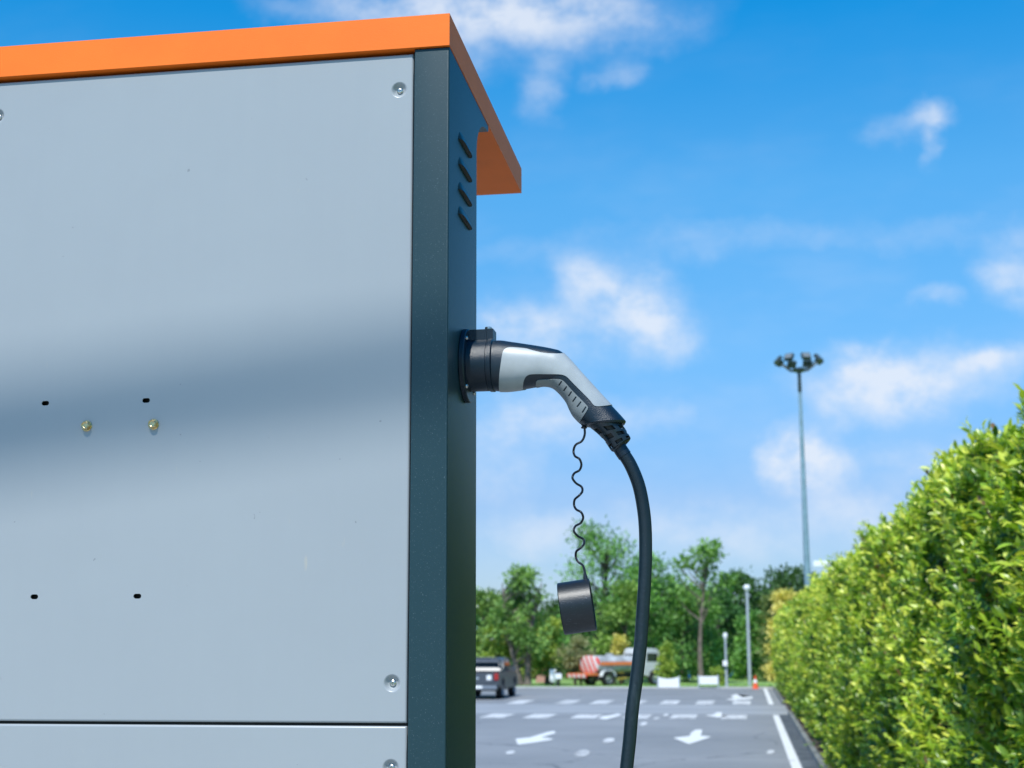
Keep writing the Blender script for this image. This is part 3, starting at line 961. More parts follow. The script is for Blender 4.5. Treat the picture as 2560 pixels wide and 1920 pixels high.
# ================================================================== FOLIAGE
def leaf_mesh(name, pos, dirs, nrm, size, width, col, m, parent=None, simple=False, label=None):
    """many small leaf blades as one mesh; pos/dirs/nrm (n,3), size (n,), col (n,3)"""
    n = len(pos)
    d = dirs / (np.linalg.norm(dirs, axis=1, keepdims=True) + 1e-9)
    s = np.cross(d, nrm); s /= (np.linalg.norm(s, axis=1, keepdims=True) + 1e-9)
    up = np.cross(s, d)
    L = size[:, None]; Wd = (size * width)[:, None] / 2
    if simple:
        v = [pos, pos + d * L * .5 + s * Wd + up * L * .06, pos + d * L, pos + d * L * .5 - s * Wd + up * L * .06]
        nv = 4
        faces = np.array([[0, 1, 2], [0, 2, 3]])
    else:
        v = [pos,
             pos + d * L * .30 + s * Wd * .9 + up * L * .07, pos + d * L * .30 - s * Wd * .9 + up * L * .07,
             pos + d * L * .66 + s * Wd * .85 + up * L * .05, pos + d * L * .66 - s * Wd * .85 + up * L * .05,
             pos + d * L - up * L * .10, pos + d * L * .35, pos + d * L * .68 - up * L * .01]
        nv = 8
        faces = np.array([[0, 1, 6], [0, 6, 2], [1, 3, 7], [1, 7, 6], [6, 7, 4], [6, 4, 2], [3, 5, 7], [7, 5, 4]])
    V = np.stack(v, 1).reshape(-1, 3)
    Fc = (faces[None] + (np.arange(n) * nv)[:, None, None]).reshape(-1)
    nf = n * len(faces)
    me = bpy.data.meshes.new(name)
    me.vertices.add(len(V)); me.vertices.foreach_set('co', V.astype(np.float32).ravel())
    me.loops.add(nf * 3); me.loops.foreach_set('vertex_index', Fc.astype(np.int32))
    me.polygons.add(nf)
    me.polygons.foreach_set('loop_start', np.arange(0, nf * 3, 3, dtype=np.int32))
    me.update(calc_edges=True)
    at = me.attributes.new('tint', 'FLOAT_COLOR', 'POINT')
    C = np.repeat(np.concatenate([col, np.ones((n, 1))], 1), nv, 0).astype(np.float32)
    at.data.foreach_set('color', C.ravel())
    me.polygons.foreach_set('use_smooth', np.ones(nf, dtype=bool))
    return link(name, me, m, parent, world=parent is not None)

def unit(v): return v / (np.linalg.norm(v, axis=1, keepdims=True) + 1e-9)

# ---- the clipped hedge
HX = 1.48
HTOP = 3.53
def bump(a, b, k=0.0):
    return 1.55 * (0.085 * np.sin(a * 1.9 + 1.3 * np.sin(b * 1.3 + k)) + 0.075 * np.sin(b * 2.7 + 1.9 * np.sin(a * 1.1 + 2)) +
            0.05 * np.sin(a * 5.3 + b * 3.1) + 0.04 * np.sin(b * 7.1 - a * 4.3 + 1))
hedge = empty('clipped_hedge', (2.1, 38, 0), 'long tall clipped hedge with glossy yellow green leaves along the right kerb', 'hedge')
def hedge_sprays(y0, y1, n, leaf, nper, twig):
    Y = rng.uniform(y0, y1, n)
    face = rng.uniform(0, 1, n)
    top = face > 0.80
    z = np.where(top, 0, rng.uniform(0.10, HTOP + .02, n)) * np.where(Y < 7.6, .94, 1)
    # left face
    X = HX + bump(Y, z)
    rnd = np.clip((z - (HTOP - .35)) / .35, 0, 1)
    X = np.where(Y < 8.6, np.maximum(X, HX - .05), X)
    X = X + 0.22 * rnd ** 2
    lowr = np.clip((0.5 - z) / .5, 0, 1); X = X + .10 * lowr
    # top face
    xt = rng.uniform(HX + .08, HX + 1.25, n)
    zt = HTOP - .10 * np.clip((Y - 11) / 18, 0, 1) - .24 * (Y < 7.6) + 0.6 * bump(Y, xt * 2, 2.0) - .10 * np.clip((HX + .35 - xt) / .3, 0, 1)
    X = np.where(top, xt, X); Z = np.where(top, zt, z)
    nrm = np.where(top[:, None], np.array([[-.1, 0, 1.]]), np.array([[-1., 0, 0.0]]))
    mixf = rnd[:, None] * (~top)[:, None]
    nrm = unit(nrm * (1 - .5 * mixf) + np.array([[0, 0, 1.]]) * .5 * mixf)
    depth = rng.uniform(0, 1, n) ** 1.4 * 0.24
    org = np.stack([X, Y, Z], 1) - nrm * depth[:, None] - nrm * twig * .55
    td = unit(nrm * 0.72 + np.array([[0, 0, 0.75]]) + rng.normal(0, .42, (n, 3)))
    tl = twig * rng.uniform(.6, 1.25, n)
    # spray colours: young tips yellow green, older shoots deep green
    age = rng.uniform(0, 1, n) + 0.35 * np.sin(Y * 2.1 + Z * 3.3) * np.sin(Z * 2.0 + Y * .7)
    pos, dr, nm, sz, cl = [], [], [], [], []
    for k in range(nper):
        f = (k + .6) / nper
        side = unit(np.cross(td, rng.normal(0, 1, (n, 3))))
        ld = unit(td * (0.55 + .5 * f) + side * (0.95 - .35 * f))
        pos.append(org + td * (tl * f)[:, None])
        dr.append(ld)
        nm.append(unit(td * .5 + nrm * .35 + np.array([[0, -.25, 1.0]]) + rng.normal(0, .38, (n, 3))))
        sz.append(leaf * rng.uniform(.45, 1.25, n) * (1.1 - .25 * f))
        yv = np.clip(age * .62 + .45 * f - .24 + .28 * (Z / HTOP) ** 1.5 + rng.normal(0, .15, n), 0, 1)[:, None]
        old = np.array([[0.042, 0.13, 0.020]]); midc = np.array([[0.29, 0.45, 0.035]]); yng = np.array([[0.72, 0.74, 0.11]])
        c = np.where(yv < .5, old + (midc - old) * yv * 2, midc + (yng - midc) * (yv - .5) * 2)
        c = c * rng.uniform(.75, 1.2, (n, 1))
        dead = rng.uniform(0, 1, n) < .012
        c[dead] = np.array([.20, .12, .05])
        cl.append(c)
    tw = (org, td, tl)
    return [np.concatenate(a) for a in (pos, dr, nm, sz, cl)], tw

segs = [(3.2, 8.6, 6200, .096, 8, .17), (8.6, 13.5, 6400, .088, 8, .17), (13.5, 28, 10500, .092, 8, .19), (28, 50, 6500, .13, 8, .25), (50, 75.8, 5200, .17, 8, .30)]
alls = []
twb = bmesh.new()
for i, sg in enumerate(segs):
    d, tw = hedge_sprays(*sg)
    alls.append(d)
    if i < 2:
        o_, td_, tl_ = tw
        for k in range(0, len(o_), 7):
            a, b = Vector(o_[k]), Vector(o_[k] + td_[k] * tl_[k] * .95)
            tube(twb, [a, b], [.0028, .0012], 4, cap=False)
cat_ = [np.concatenate([a[k] for a in alls]) for k in range(5)]
leaf_mesh('foliage', cat_[0], cat_[1], cat_[2], cat_[3], .40, cat_[4], M_LEAF, hedge)
from_bm('twigs', twb, M_BARK, hedge, world=True)
# woody interior of the hedge
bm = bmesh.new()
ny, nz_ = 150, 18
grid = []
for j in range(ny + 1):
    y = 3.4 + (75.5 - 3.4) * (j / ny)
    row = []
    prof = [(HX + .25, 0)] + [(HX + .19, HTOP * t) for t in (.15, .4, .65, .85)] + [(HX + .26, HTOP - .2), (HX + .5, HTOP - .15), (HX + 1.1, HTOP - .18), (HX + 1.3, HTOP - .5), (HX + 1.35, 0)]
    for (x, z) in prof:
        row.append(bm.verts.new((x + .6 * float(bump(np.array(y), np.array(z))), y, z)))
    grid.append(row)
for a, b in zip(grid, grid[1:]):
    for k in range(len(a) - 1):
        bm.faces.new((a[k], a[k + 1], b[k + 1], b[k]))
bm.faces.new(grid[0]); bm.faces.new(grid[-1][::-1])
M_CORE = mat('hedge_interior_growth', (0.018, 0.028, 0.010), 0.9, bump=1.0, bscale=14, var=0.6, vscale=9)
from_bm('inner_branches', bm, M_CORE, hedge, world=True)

# ---- trees
PAL = {'mid': ((0.045, 0.13, 0.035), (0.29, 0.48, 0.12)), 'dark': ((0.025, 0.08, 0.025), (0.08, 0.20, 0.055)),
       'lime': ((0.17, 0.29, 0.045), (0.46, 0.54, 0.11)), 'yellow': ((0.50, 0.46, 0.10), (0.88, 0.76, 0.26)),
       'olive': ((0.09, 0.14, 0.04), (0.22, 0.27, 0.09)), 'grey': ((0.16, 0.19, 0.10), (0.36, 0.36, 0.17))}

def tree(name, u, vtop, Y, wpx, pal, label, cat='tree', group=None, seed=0, nleaf=4200, clumps=22, ls=.26, base_v=None,
         trunk_r=.14, bark=None, low=.3, sparse=1.0, lean=0.0, X=None, flowers=0, stems=1, squash=1.0):
    r = np.random.default_rng(seed + 100)
    c = P(u, vtop, Y=Y)
    x0 = c.x if X is None else X
    H = c.z
    rw = wpx / 2 / 3600 * Y
    root = empty(name, (x0, Y, 0), label, cat, group)
    cl = []
    for k in range(clumps):
        f = (k + .5) / clumps
        hz = low + (1 - low) * (1 - (1 - f) ** 1.25)
        env = math.sin(math.pi * min(1, .18 + .80 * (hz - low) / (1 - low + 1e-6)) ** .85) ** .42
        a = r.uniform(0, 2 * math.pi)
        rad = rw * env * math.sqrt(r.uniform(.05, 1)) * .85
        cr = rw * r.uniform(.22, .42) * (1.0 - .35 * hz)
        z = H * hz - cr * .6
        cl.append((x0 + lean * hz + rad * math.cos(a), Y + rad * math.sin(a) * squash, min(z, H - cr * .8), cr))
    # trunk(s) and limbs
    tb = bmesh.new()
    for s_ in range(stems):
        off = (s_ - (stems - 1) / 2) * trunk_r * 2.6
        ph = r.uniform(0, 6)
        tr = [(x0 + off * (1 + 3 * t) + lean * t + .12 * rw * math.sin(3.5 * t + ph) , Y + .08 * rw * math.cos(3 * t + ph), H * .86 * t) for t in np.linspace(0, 1, 9)]
        tube(tb, tr, [trunk_r * (1.25 if t == 0 else 1 - .85 * t) for t in np.linspace(0, 1, 9)], 9)
        for k, q in enumerate(cl):
            if k % stems != s_: continue
            t = max(.12, min(.9, (q[2] / H - .18) / .86))
            i = t * 8; i0 = int(i); fr = i - i0
            p0 = Vector(tr[i0]).lerp(Vector(tr[min(8, i0 + 1)]), fr)
            p1 = Vector(q[:3])
            mdl = p0.lerp(p1, .55) + Vector((0, 0, -.08 * (p1 - p0).length))
            tube(tb, [p0, mdl, p1], [trunk_r * .38, trunk_r * .22, trunk_r * .07], 5, cap=False)
    from_bm('trunk', tb, bark or M_BARK, root, world=True)
    wts = np.array([q[3] ** 2 for q in cl]); wts /= wts.sum()
    idx = r.choice(len(cl), int(nleaf * sparse * .70), p=wts)
    C = np.array(cl)[idx]
    dv = unit(r.normal(0, 1, (len(idx), 3)))
    rr_ = r.uniform(0.1, 1, (len(idx), 1)) ** .5 * (1 + .25 * r.normal(0, 1, (len(idx), 1)))
    pos = C[:, :3] + dv * rr_ * 1.18 * C[:, 3:4] * np.array([[1.15, 1.15, .8]])
    pos[:, 2] = np.maximum(pos[:, 2], .05)
    dirs = unit(dv + r.normal(0, .6, dv.shape) + np.array([[0, 0, -.1]]))
    nm = unit(r.normal(0, .7, dv.shape) + np.array([[0, 0, 1.0]]))
    ctint = r.uniform(0, 1, len(cl))[idx]
    v = np.clip(.5 * ctint + r.uniform(0, .55, len(idx)), 0, 1)[:, None]
    a, b = (np.array([q]) for q in PAL[pal])
    col = (a + (b - a) * v) * (np.array([[r.uniform(.85, 1.4), r.uniform(.92, 1.12), 1.0]]) if pal in ('mid', 'dark') else 1.0)
    leaf_mesh('crown', pos, dirs, nm, ls * r.uniform(.6, 1.3, len(idx)), .55, col, M_TLEAF, root, simple=True)
    if flowers:
        fi = r.choice(len(idx), flowers)
        fp = C[fi, :3] + unit(r.normal(0, 1, (flowers, 3))) * C[fi, 3:4] * 1.05
        fp[:, 1] -= .15
        reps = 5
        fp = np.repeat(fp, reps, 0)
        dr = unit(r.normal(0, 1, (len(fp), 3)))
        leaf_mesh('blossom', fp, dr, unit(r.normal(0, 1, (len(fp), 3))), np.full(len(fp), .16), .8,
                  np.tile(np.array([[.72, .74, .72]]), (len(fp), 1)), M_TLEAF, root, simple=True)
    return root

TG = 'trees beyond the parking lot'
tree('frangipani_tree', 1212, 1475, 82, 150, 'mid', 'broad tree dotted with white blossom right beside the cabinet edge', group=TG, seed=1, flowers=55, nleaf=6500, low=.22, clumps=30)
tree('leafy_tree', 1306, 1415, 79.5, 150, 'mid', 'tree with twisted pale twin trunk standing behind the pickup', group=TG, seed=2, stems=2, trunk_r=.20, nleaf=5200, low=.35, clumps=30)
tree('leafy_tree', 1500, 1306, 92, 270, 'mid', 'tallest airy tree with dark trunk, rising behind the dangling cap', group=TG, seed=3, bark=M_BARKD, trunk_r=.26, nleaf=8000, clumps=40, low=.22, sparse=.9)
tree('leafy_tree', 1628, 1385, 90, 170, 'mid', 'bushy tree just right of the hanging cable', group=TG, seed=4, nleaf=7500, clumps=34, low=.18)
tree('leafy_tree', 1560, 1455, 86, 150, 'mid', 'rounded green tree standing behind the tanker truck cab', group=TG, seed=5, nleaf=6500, clumps=30, low=.22)
tree('slender_tree', 1753, 1352, 85, 175, 'mid', 'slender tree with a few leaf tufts standing clear above the others', group=TG, seed=6, nleaf=1500, clumps=17, low=.60, ls=.32, trunk_r=.17)
tree('leafy_tree', 1715, 1462, 90, 210, 'mid', 'wide mid green tree behind the two white barrier boards', group=TG, seed=7, nleaf=9500, clumps=38, low=.16)
tree('dark_tree', 1858, 1430, 108, 230, 'dark', 'dark green wide crowned tree behind the taller short lamp pole', group=TG, seed=8, nleaf=9500, clumps=38, low=.12, ls=.34, bark=M_BARKD)
tree('dark_tree', 1968, 1418, 112, 220, 'dark', 'dark green tree directly left of the high mast', group=TG, seed=9, nleaf=9500, clumps=38, low=.12, ls=.34, bark=M_BARKD)
tree('dark_tree', 1250, 1490, 104, 170, 'dark', 'dark green tree filling the gap behind the blossoming tree', group=TG, seed=10, nleaf=6500, clumps=30, low=.12, ls=.34, bark=M_BARKD)
tree('dark_tree', 1405, 1498, 106, 210, 'dark', 'dark low tree behind the gap left of the dangling cap', group=TG, seed=11, nleaf=7500, clumps=34, low=.10, ls=.34, bark=M_BARKD)
tree('dark_tree', 1660, 1440, 110, 260, 'dark', 'dark green tree deepest in the wood right of the cable', group=TG, seed=12, nleaf=9000, clumps=38, low=.10, ls=.34, bark=M_BARKD)
tree('olive_tree', 1948, 1482, 92, 140, 'olive', 'dull olive green tree beside the hedge end', group=TG, seed=13, nleaf=6500, clumps=30, low=.10, ls=.24)
tree('leafy_tree', 1240, 1560, 80.5, 100, 'lime', 'low lime green tree over the roof of the pickup', group=TG, seed=14, nleaf=3600, clumps=22, low=.35)
tree('leafy_tree', 1372, 1548, 84, 90, 'lime', 'young lime green tree under the dangling cap', group=TG, seed=15, nleaf=3200, clumps=20, low=.25)
SG = 'shrubs along the lawn'
tree('yellow_shrub', 1440, 1592, 81, 95, 'grey', 'pale yellow grey shrub with bare stems left of the tanker truck', 'shrub', SG, 16, 2600, 20, .2, low=.28, stems=3, trunk_r=.05)
tree('yellow_shrub', 1545, 1588, 84, 62, 'yellow', 'yellow shrub showing over the tank of the truck', 'shrub', SG, 17, 2200, 16, .18, low=.2, stems=3, trunk_r=.05)
tree('green_shrub', 1664, 1610, 80, 60, 'lime', 'bright green shrub right of the truck cab', 'shrub', SG, 18, 2400, 16, .18, low=.08, stems=3, trunk_r=.05)
tree('green_shrub', 1793, 1668, 82, 46, 'lime', 'small low green shrub behind the thinner lamp post', 'shrub', SG, 19, 1000, 12, .14, low=.05, stems=3, trunk_r=.04)
tree('yellow_shrub', 1962, 1476, 77.6, 112, 'yellow', 'golden flowering shrub rising behind the far end of the hedge', 'shrub', SG, 20, 8000, 34, .22, low=.15, stems=3, trunk_r=.06)
tree('wispy_shrub', 2098, 1425, 62, 120, 'yellow', 'thin wispy shrub with dry yellow tips showing over the hedge', 'shrub', SG, 21, 420, 26, .14, low=.45, stems=4, trunk_r=.035)
for k, (u, v, Y, wp) in enumerate(((1190, 1520, 100, 140), (1330, 1530, 98, 120), (1460, 1480, 99, 130), (1600, 1490, 102, 150), (1790, 1475, 99, 140), (1880, 1530, 96, 120))):
    tree('leafy_tree', u, v, Y, wp, 'mid' if k % 2 else 'dark',
         ['shaded tree at the cabinet edge behind the pickup roof', 'shaded tree between twin trunk tree and dangling cap', 'shaded tree behind the pale shrub by the tanker truck',
          'shaded tree seen through the gap beside the cable', 'shaded tree behind the slender tufted tree', 'shaded low tree behind the taller short lamp pole'][k], group=TG, seed=30 + k, nleaf=4600, clumps=26, low=.1, ls=.3, bark=M_BARKD)
# far wood closing the view under the crowns
n = 60000
r = np.random.default_rng(5)
pos = np.stack([r.uniform(-75, 40, n), r.uniform(112, 120, n), r.uniform(0, 1, n) ** .8], 1)
pos[:, 2] *= 5.2 + .9 * np.sin(pos[:, 0] * .5) + .6 * np.sin(pos[:, 0] * 1.7)
a, b = (np.array([q]) for q in PAL['dark'])
fo = leaf_mesh('far_wood', pos, unit(r.normal(0, 1, (n, 3))), unit(r.normal(0, .6, (n, 3)) + np.array([[0, -.6, .8]])), r.uniform(.35, .7, n), .6, a + (b - a) * r.uniform(0, .8, (n, 1)), M_TLEAF, None, simple=True)
tag(fo, 'dense dark undergrowth closing the view between the tree trunks', 'woodland', kind='stuff')
# long grass at the lot's edge
n = 9000
pos = np.stack([r.uniform(-22, 1.2, n), r.uniform(77.7, 81, n), np.full(n, -.02)], 1)
gr = leaf_mesh('grass', pos, unit(r.normal(0, .35, (n, 3)) + np.array([[0, 0, 1.]])), unit(r.normal(0, 1, (n, 3))), r.uniform(.06, .16, n), .25,
               np.array([[.20, .36, .08]]) * r.uniform(.7, 1.4, (n, 1)), M_TLEAF, None, simple=True)
tag(gr, 'short lawn grass along the far kerb of the lot', 'grass', kind='stuff')

# ================================================================== LAMPS AND MASTS
def pole_to(root, x, y, z, r0, r1, m=M_GALV, name='pole'):
    bm = bmesh.new(); tube(bm, [(x, y, 0), (x, y, z)], [r0, r1], 18)
    return from_bm(name, bm, m, root, world=True)
# high mast with a ring of floodlights
Ym = 108.0
top = P(1997, 900, Y=Ym); xb_ = P(2021, 1512, Y=Ym).x
xm = (top.x + xb_) / 2
mast = empty('high_mast', (xm, Ym, 0), 'very tall tapering floodlight mast with a crown of lamps, rising behind the hedge', 'floodlight mast')
pole_to(mast, xm, Ym, top.z - .6, .30, .10)
bm = bmesh.new(); lathe(bm, [(.12, -1.6), (.15, -1.5), (.13, -.1), (.45, 0), (.5, .15), (.1, .35)], Matrix.Translation((xm, Ym, top.z - .9)), 18, cap1=True)
from_bm('headframe', bm, M_DKMETAL, mast, world=True)
for k in range(8):
    a = k / 8 * 2 * math.pi + .3
    dr = Vector((math.cos(a), math.sin(a), 0))
    arm_end = Vector((xm, Ym, top.z - .85)) + dr * 1.5 + Vector((0, 0, .70))
    bm = bmesh.new(); tube(bm, [Vector((xm, Ym, top.z - .85)), Vector((xm, Ym, top.z - .8)) + dr * .7, arm_end], .06, 8)
    am = from_bm('arm', bm, M_DKMETAL, mast, world=True)
    bm = bmesh.new()
    Mh = Matrix.Translation(arm_end + dr * .12 + Vector((0, 0, .12))) @ Matrix.Rotation(a, 4, 'Z') @ Matrix.Rotation(math.radians(-38), 4, 'Y')
    box(bm, -.13, .13, -.33, .33, -.28, .28, Mh)
    h = from_bm('floodlight', bm, M_DKMETAL, mast, world=True, bevel=.05)
    bm = bmesh.new(); box(bm, .132, .145, -.27, .27, -.22, .22, Mh)
    l_ = from_bm('lens', bm, M_LENS, mast, world=True); l_.parent = h

def small_lamp(u, vtop, Y, r0, label, hw):
    c = P(u, vtop, Y=Y)
    root = empty('lamp_post', (c.x, Y, 0), label, 'street lamp')
    pole_to(root, c.x, Y, c.z - .15, r0, r0 * .72, M_WHITE if False else M_GALVW)
    bm = bmesh.new(); lathe(bm, [(.05, -.25), (hw * .6, -.2), (hw, -.08), (hw, .02), (hw * .7, .1), (.02, .12)], Matrix.Translation((c.x, Y, c.z - .1)), 20, cap0=True)
    from_bm('lamp_head', bm, M_WHITE, root, world=True)
    bm = bmesh.new(); lathe(bm, [(r0 * 1.8, 0), (r0 * 1.8, .04), (r0 * 1.05, .06), (r0 * 1.05, .3)], Matrix.Translation((c.x, Y, 0)), 16)
    from_bm('foot', bm, M_GALVW, root, world=True)
    return root
M_GALVW = mat('pale_grey_pole', (0.34, 0.39, 0.43), 0.5, var=.08, vscale=2)
small_lamp(1867, 1463, 79, .10, 'taller of the two pale lamp posts between wood and hedge, with a flat round head', .19)
lp = small_lamp(1813, 1583, 77.3, .07, 'shorter and thinner pale lamp post beside the right white board', .12)
c = P(1813, 1658, Y=77.3)
bm = bmesh.new(); box(bm, c.x - .12, c.x + .12, 77.1, 77.2, c.z - .14, c.z + .14)
from_bm('meter_box', bm, M_WHITE, lp, world=True, bevel=.02)
# twin lamp showing over the hedge
Yt = 58.0
a = P(2055, 1410, Y=Yt); b = P(2092, 1424, Y=Yt)
xm2 = (a.x + b.x) / 2 + .1
tl = empty('twin_lamp', (xm2, Yt, 0), 'twin headed white street lamp just showing over the hedge top', 'street lamp')
pole_to(tl, xm2, Yt, a.z - .4, .06, .05, M_GALVW)
for (c, wd) in ((a, .34), (b, .20)):
    bm = bmesh.new(); tube(bm, [(xm2, Yt, a.z - .4), (c.x, Yt, c.z - .05)], .03, 8)
    from_bm('arm', bm, M_GALVW, tl, world=True)
    bm = bmesh.new(); box(bm, c.x - wd, c.x + wd, Yt - .2, Yt + .2, c.z - .10, c.z + .12)
    from_bm('lamp_head', bm, M_WHITE, tl, world=True, bevel=.06)

# ================================================================== VEHICLES AND SMALL THINGS
def wheel(root, x, y, r, wd, m=None):
    """wheel with axis along local X"""
    Mw = Matrix.Translation((x, y, r)) @ Matrix.Rotation(math.pi / 2, 4, 'Y')
    bm = bmesh.new()
    lathe(bm, [(r * .6, -wd / 2), (r * .93, -wd / 2), (r, -wd * .35), (r, wd * .35), (r * .93, wd / 2), (r * .6, wd / 2)], Mw, 28)
    wo = from_bm('wheel', bm, M_TYRE, root)
    bm = bmesh.new()
    lathe(bm, [(.02, -wd * .42), (r * .25, -wd * .40), (r * .32, -wd * .3), (r * .58, -wd * .36), (r * .62, -wd * .48)], Mw, 28)
    lathe(bm, [(.02, wd * .42), (r * .25, wd * .40), (r * .32, wd * .3), (r * .58, wd * .36), (r * .62, wd * .48)], Mw, 28)
    o = from_bm('rim', bm, M_RIM, root); o.parent = wo
    return wo

def side_prism(root, name, prof, x0, x1, m, bevel=.03, seg=3):
    """prof (y, z) outline extruded along X"""
    bm = bmesh.new()
    prism(bm, prof, x1 - x0, Matrix(((0, 0, 1, x0), (1, 0, 0, 0), (0, 1, 0, 0), (0, 0, 0, 1))))
    return from_bm(name, bm, m, root, bevel=bevel, seg=seg)

# pickup: y = 0 at the rear bumper, heading +Y
cw = P(1243, 1750, Z=0)
pk = empty('pickup_truck', (cw.x - .92, cw.y + .3, 0), 'charcoal double cab pickup parked facing away, half hidden by the cabinet', 'pickup truck')
HWD = .92
side_prism(pk, 'body', [(0.05, .62), (0.05, 1.10), (3.95, 1.12), (4.2, 1.08), (5.05, .98), (5.25, .80), (5.25, .5), (4.75, .45), (4.62, .78), (4.3, .88), (3.98, .78), (3.85, .42), (1.62, .42), (1.5, .78), (1.2, .88), (.88, .78), (.75, .48), (.2, .5)], -HWD, HWD, M_PAINTK, .04)
side_prism(pk, 'cab', [(1.75, 1.13), (1.95, 1.55), (2.12, 1.66), (2.5, 1.71), (3.1, 1.69), (3.35, 1.62), (4.0, 1.13)], -HWD + .10, HWD - .10, M_PAINTK, .07)
bm = bmesh.new()
v = [bm.verts.new(p) for p in ((-.66, 1.79, 1.20), (.66, 1.79, 1.20), (.60, 1.925, 1.52), (-.60, 1.925, 1.52))]; bm.faces.new(v)
bmesh.ops.solidify(bm, geom=bm.faces[:], thickness=.02)
from_bm('rear_window', bm, M_GLASSK, pk)
for s in (-1, 1):
    side_prism(pk, 'side_window', [(2.0, 1.18), (2.12, 1.52), (2.25, 1.60), (3.0, 1.60), (3.25, 1.54), (3.75, 1.18)], s * (HWD - .115) - .02, s * (HWD - .115) + .02, M_GLASSK, 0)
    bm = bmesh.new(); box(bm, s * .83 - .09, s * .83 + .085, 0.0, .09, .80, 1.08)
    from_bm('tail_light', bm, M_RED, pk, bevel=.02)
    bm = bmesh.new(); box(bm, s * 1.02 - .11, s * 1.02 + .1, 3.35, 3.45, 1.12, 1.32)
    from_bm('mirror', bm, M_PAINTK, pk, bevel=.03)
    for y in (1.2, 4.3): wheel(pk, s * .78, y, .38, .26)
bm = bmesh.new(); box(bm, -.72, .72, .0, .06, .64, 1.08)
tg = from_bm('tailgate', bm, M_PAINTK, pk, bevel=.02)
bm = bmesh.new(); box(bm, .42, .62, -.008, .0, .80, 1.00)
o = from_bm('sticker', bm, M_WHITE, pk); o.parent = tg
bm = bmesh.new(); lathe(bm, [(.001, 0), (.09, 0), (.085, .015), (.001, .018)], Matrix.Translation((0.02, 0.0, .87)) @ AX((0, -1, 0)) @ Matrix.Diagonal((1, .55, 1, 1)), 20)
o = from_bm('badge', bm, M_CHR, pk); o.parent = tg
bm = bmesh.new(); box(bm, -.86, .86, -.12, .12, .42, .60)
from_bm('rear_bumper', bm, mat('grey_chrome_bumper', (.25, .28, .32), .3, metal=.6), pk, bevel=.05)
bm = bmesh.new(); box(bm, -.26, .26, -.135, -.121, .46, .57)
from_bm('number_plate', bm, M_WHITE, pk)
bm = bmesh.new(); box(bm, -.7, .7, .5, 4.6, .34, .5)
from_bm('chassis', bm, M_DARK, pk, bevel=.03)
bm = bmesh.new(); tube(bm, [(-.80, 1.62, 1.12), (-.72, 1.60, 1.60), (-.5, 1.60, 1.69), (.5, 1.60, 1.69), (.72, 1.60, 1.60), (.80, 1.62, 1.12)], .045, 12)
from_bm('roll_bar', bm, M_DKMETAL, pk)
bm = bmesh.new()
box(bm, -.80, .80, .18, 1.7, 1.105, 1.15)
from_bm('bed_cover', bm, M_DARK, pk, bevel=.02)

# tanker truck, local +Y = heading; turned so that its striped tail shows on the left
c0 = P(1462, 1716, Z=0)
HEAD = math.radians(-47)
tk = empty('tanker_truck', (c0.x + .15, c0.y + .35, 0), 'small water tanker truck with white cab and red and white striped tail', 'tanker truck', rz=HEAD)
bm = bmesh.new()
def ell(hw, hz, cz, y, seg=28, ex=2.6):
    return [(hw * (abs(math.cos(t)) ** (2 / ex)) * math.copysign(1, math.cos(t)), y, cz + hz * (abs(math.sin(t)) ** (2 / ex)) * math.copysign(1, math.sin(t))) for t in [2 * math.pi * k / seg for k in range(seg)]]
rings = [[bm.verts.new(p) for p in ell(.86, .47, 1.18, y)] for y in (.12, 1.2, 2.4, 2.95)]
rings.append([bm.verts.new(p) for p in ell(.70, .36, 1.18, 3.05)])
for a_, b_ in zip(rings, rings[1:]):
    for k in range(28): bm.faces.new((a_[k], a_[(k + 1) % 28], b_[(k + 1) % 28], b_[k]))
bm.faces.new(rings[-1])
tank = from_bm('tank', bm, M_TANK, tk)
bm = bmesh.new()
r0 = [bm.verts.new(p) for p in ell(.88, .49, 1.18, .16)]; r1 = [bm.verts.new(p) for p in ell(.88, .49, 1.18, .06)]; r2 = [bm.verts.new(p) for p in ell(.78, .40, 1.18, 0)]
for a_, b_ in ((r0, r1), (r1, r2)):
    for k in range(28): bm.faces.new((a_[k], a_[(k + 1) % 28], b_[(k + 1) % 28], b_[k]))
bm.faces.new(r2)
o = from_bm('striped_end', bm, M_CHEV, tk); o.parent = tank
for s in (-1, 1):
    bm = bmesh.new(); box(bm, s * .885 - .015, s * .885 + .015, .2, 2.9, 1.14, 1.32)
    o = from_bm('orange_stripe', bm, M_ORP, tk, bevel=.01); o.parent = tank
bm = bmesh.new(); lathe(bm, [(.24, 0), (.24, .10), (.2, .14), (.02, .16)], Matrix.Translation((0, 1.5, 1.62)), 20)
o = from_bm('filler_hatch', bm, M_TANK, tk); o.parent = tank
bm = bmesh.new(); box(bm, -.45, .45, .0, 4.6, .46, .66)
from_bm('chassis', bm, M_DARK, tk, bevel=.02)
bm = bmesh.new(); box(bm, -.92, .92, -.75, .05, .60, .70)
from_bm('rear_platform', bm, M_ORP, tk, bevel=.02)
bm = bmesh.new(); box(bm, -.88, .88, -.80, -.752, .48, .66)
from_bm('rear_bumper', bm, M_CHEV, tk, bevel=.01)
for s in (-1, 1):
    for y in (.75, 4.05): wheel(tk, s * .78, y, .38, .30)
    side_prism(tk, 'mudguard', [(.25, .55), (.35, .80), (.55, .86), (.95, .86), (1.15, .80), (1.25, .55), (1.2, .55), (1.1, .77), (.94, .83), (.56, .83), (.4, .77), (.3, .55)], s * .80 - .14, s * .80 + .14, M_WHITE, 0)
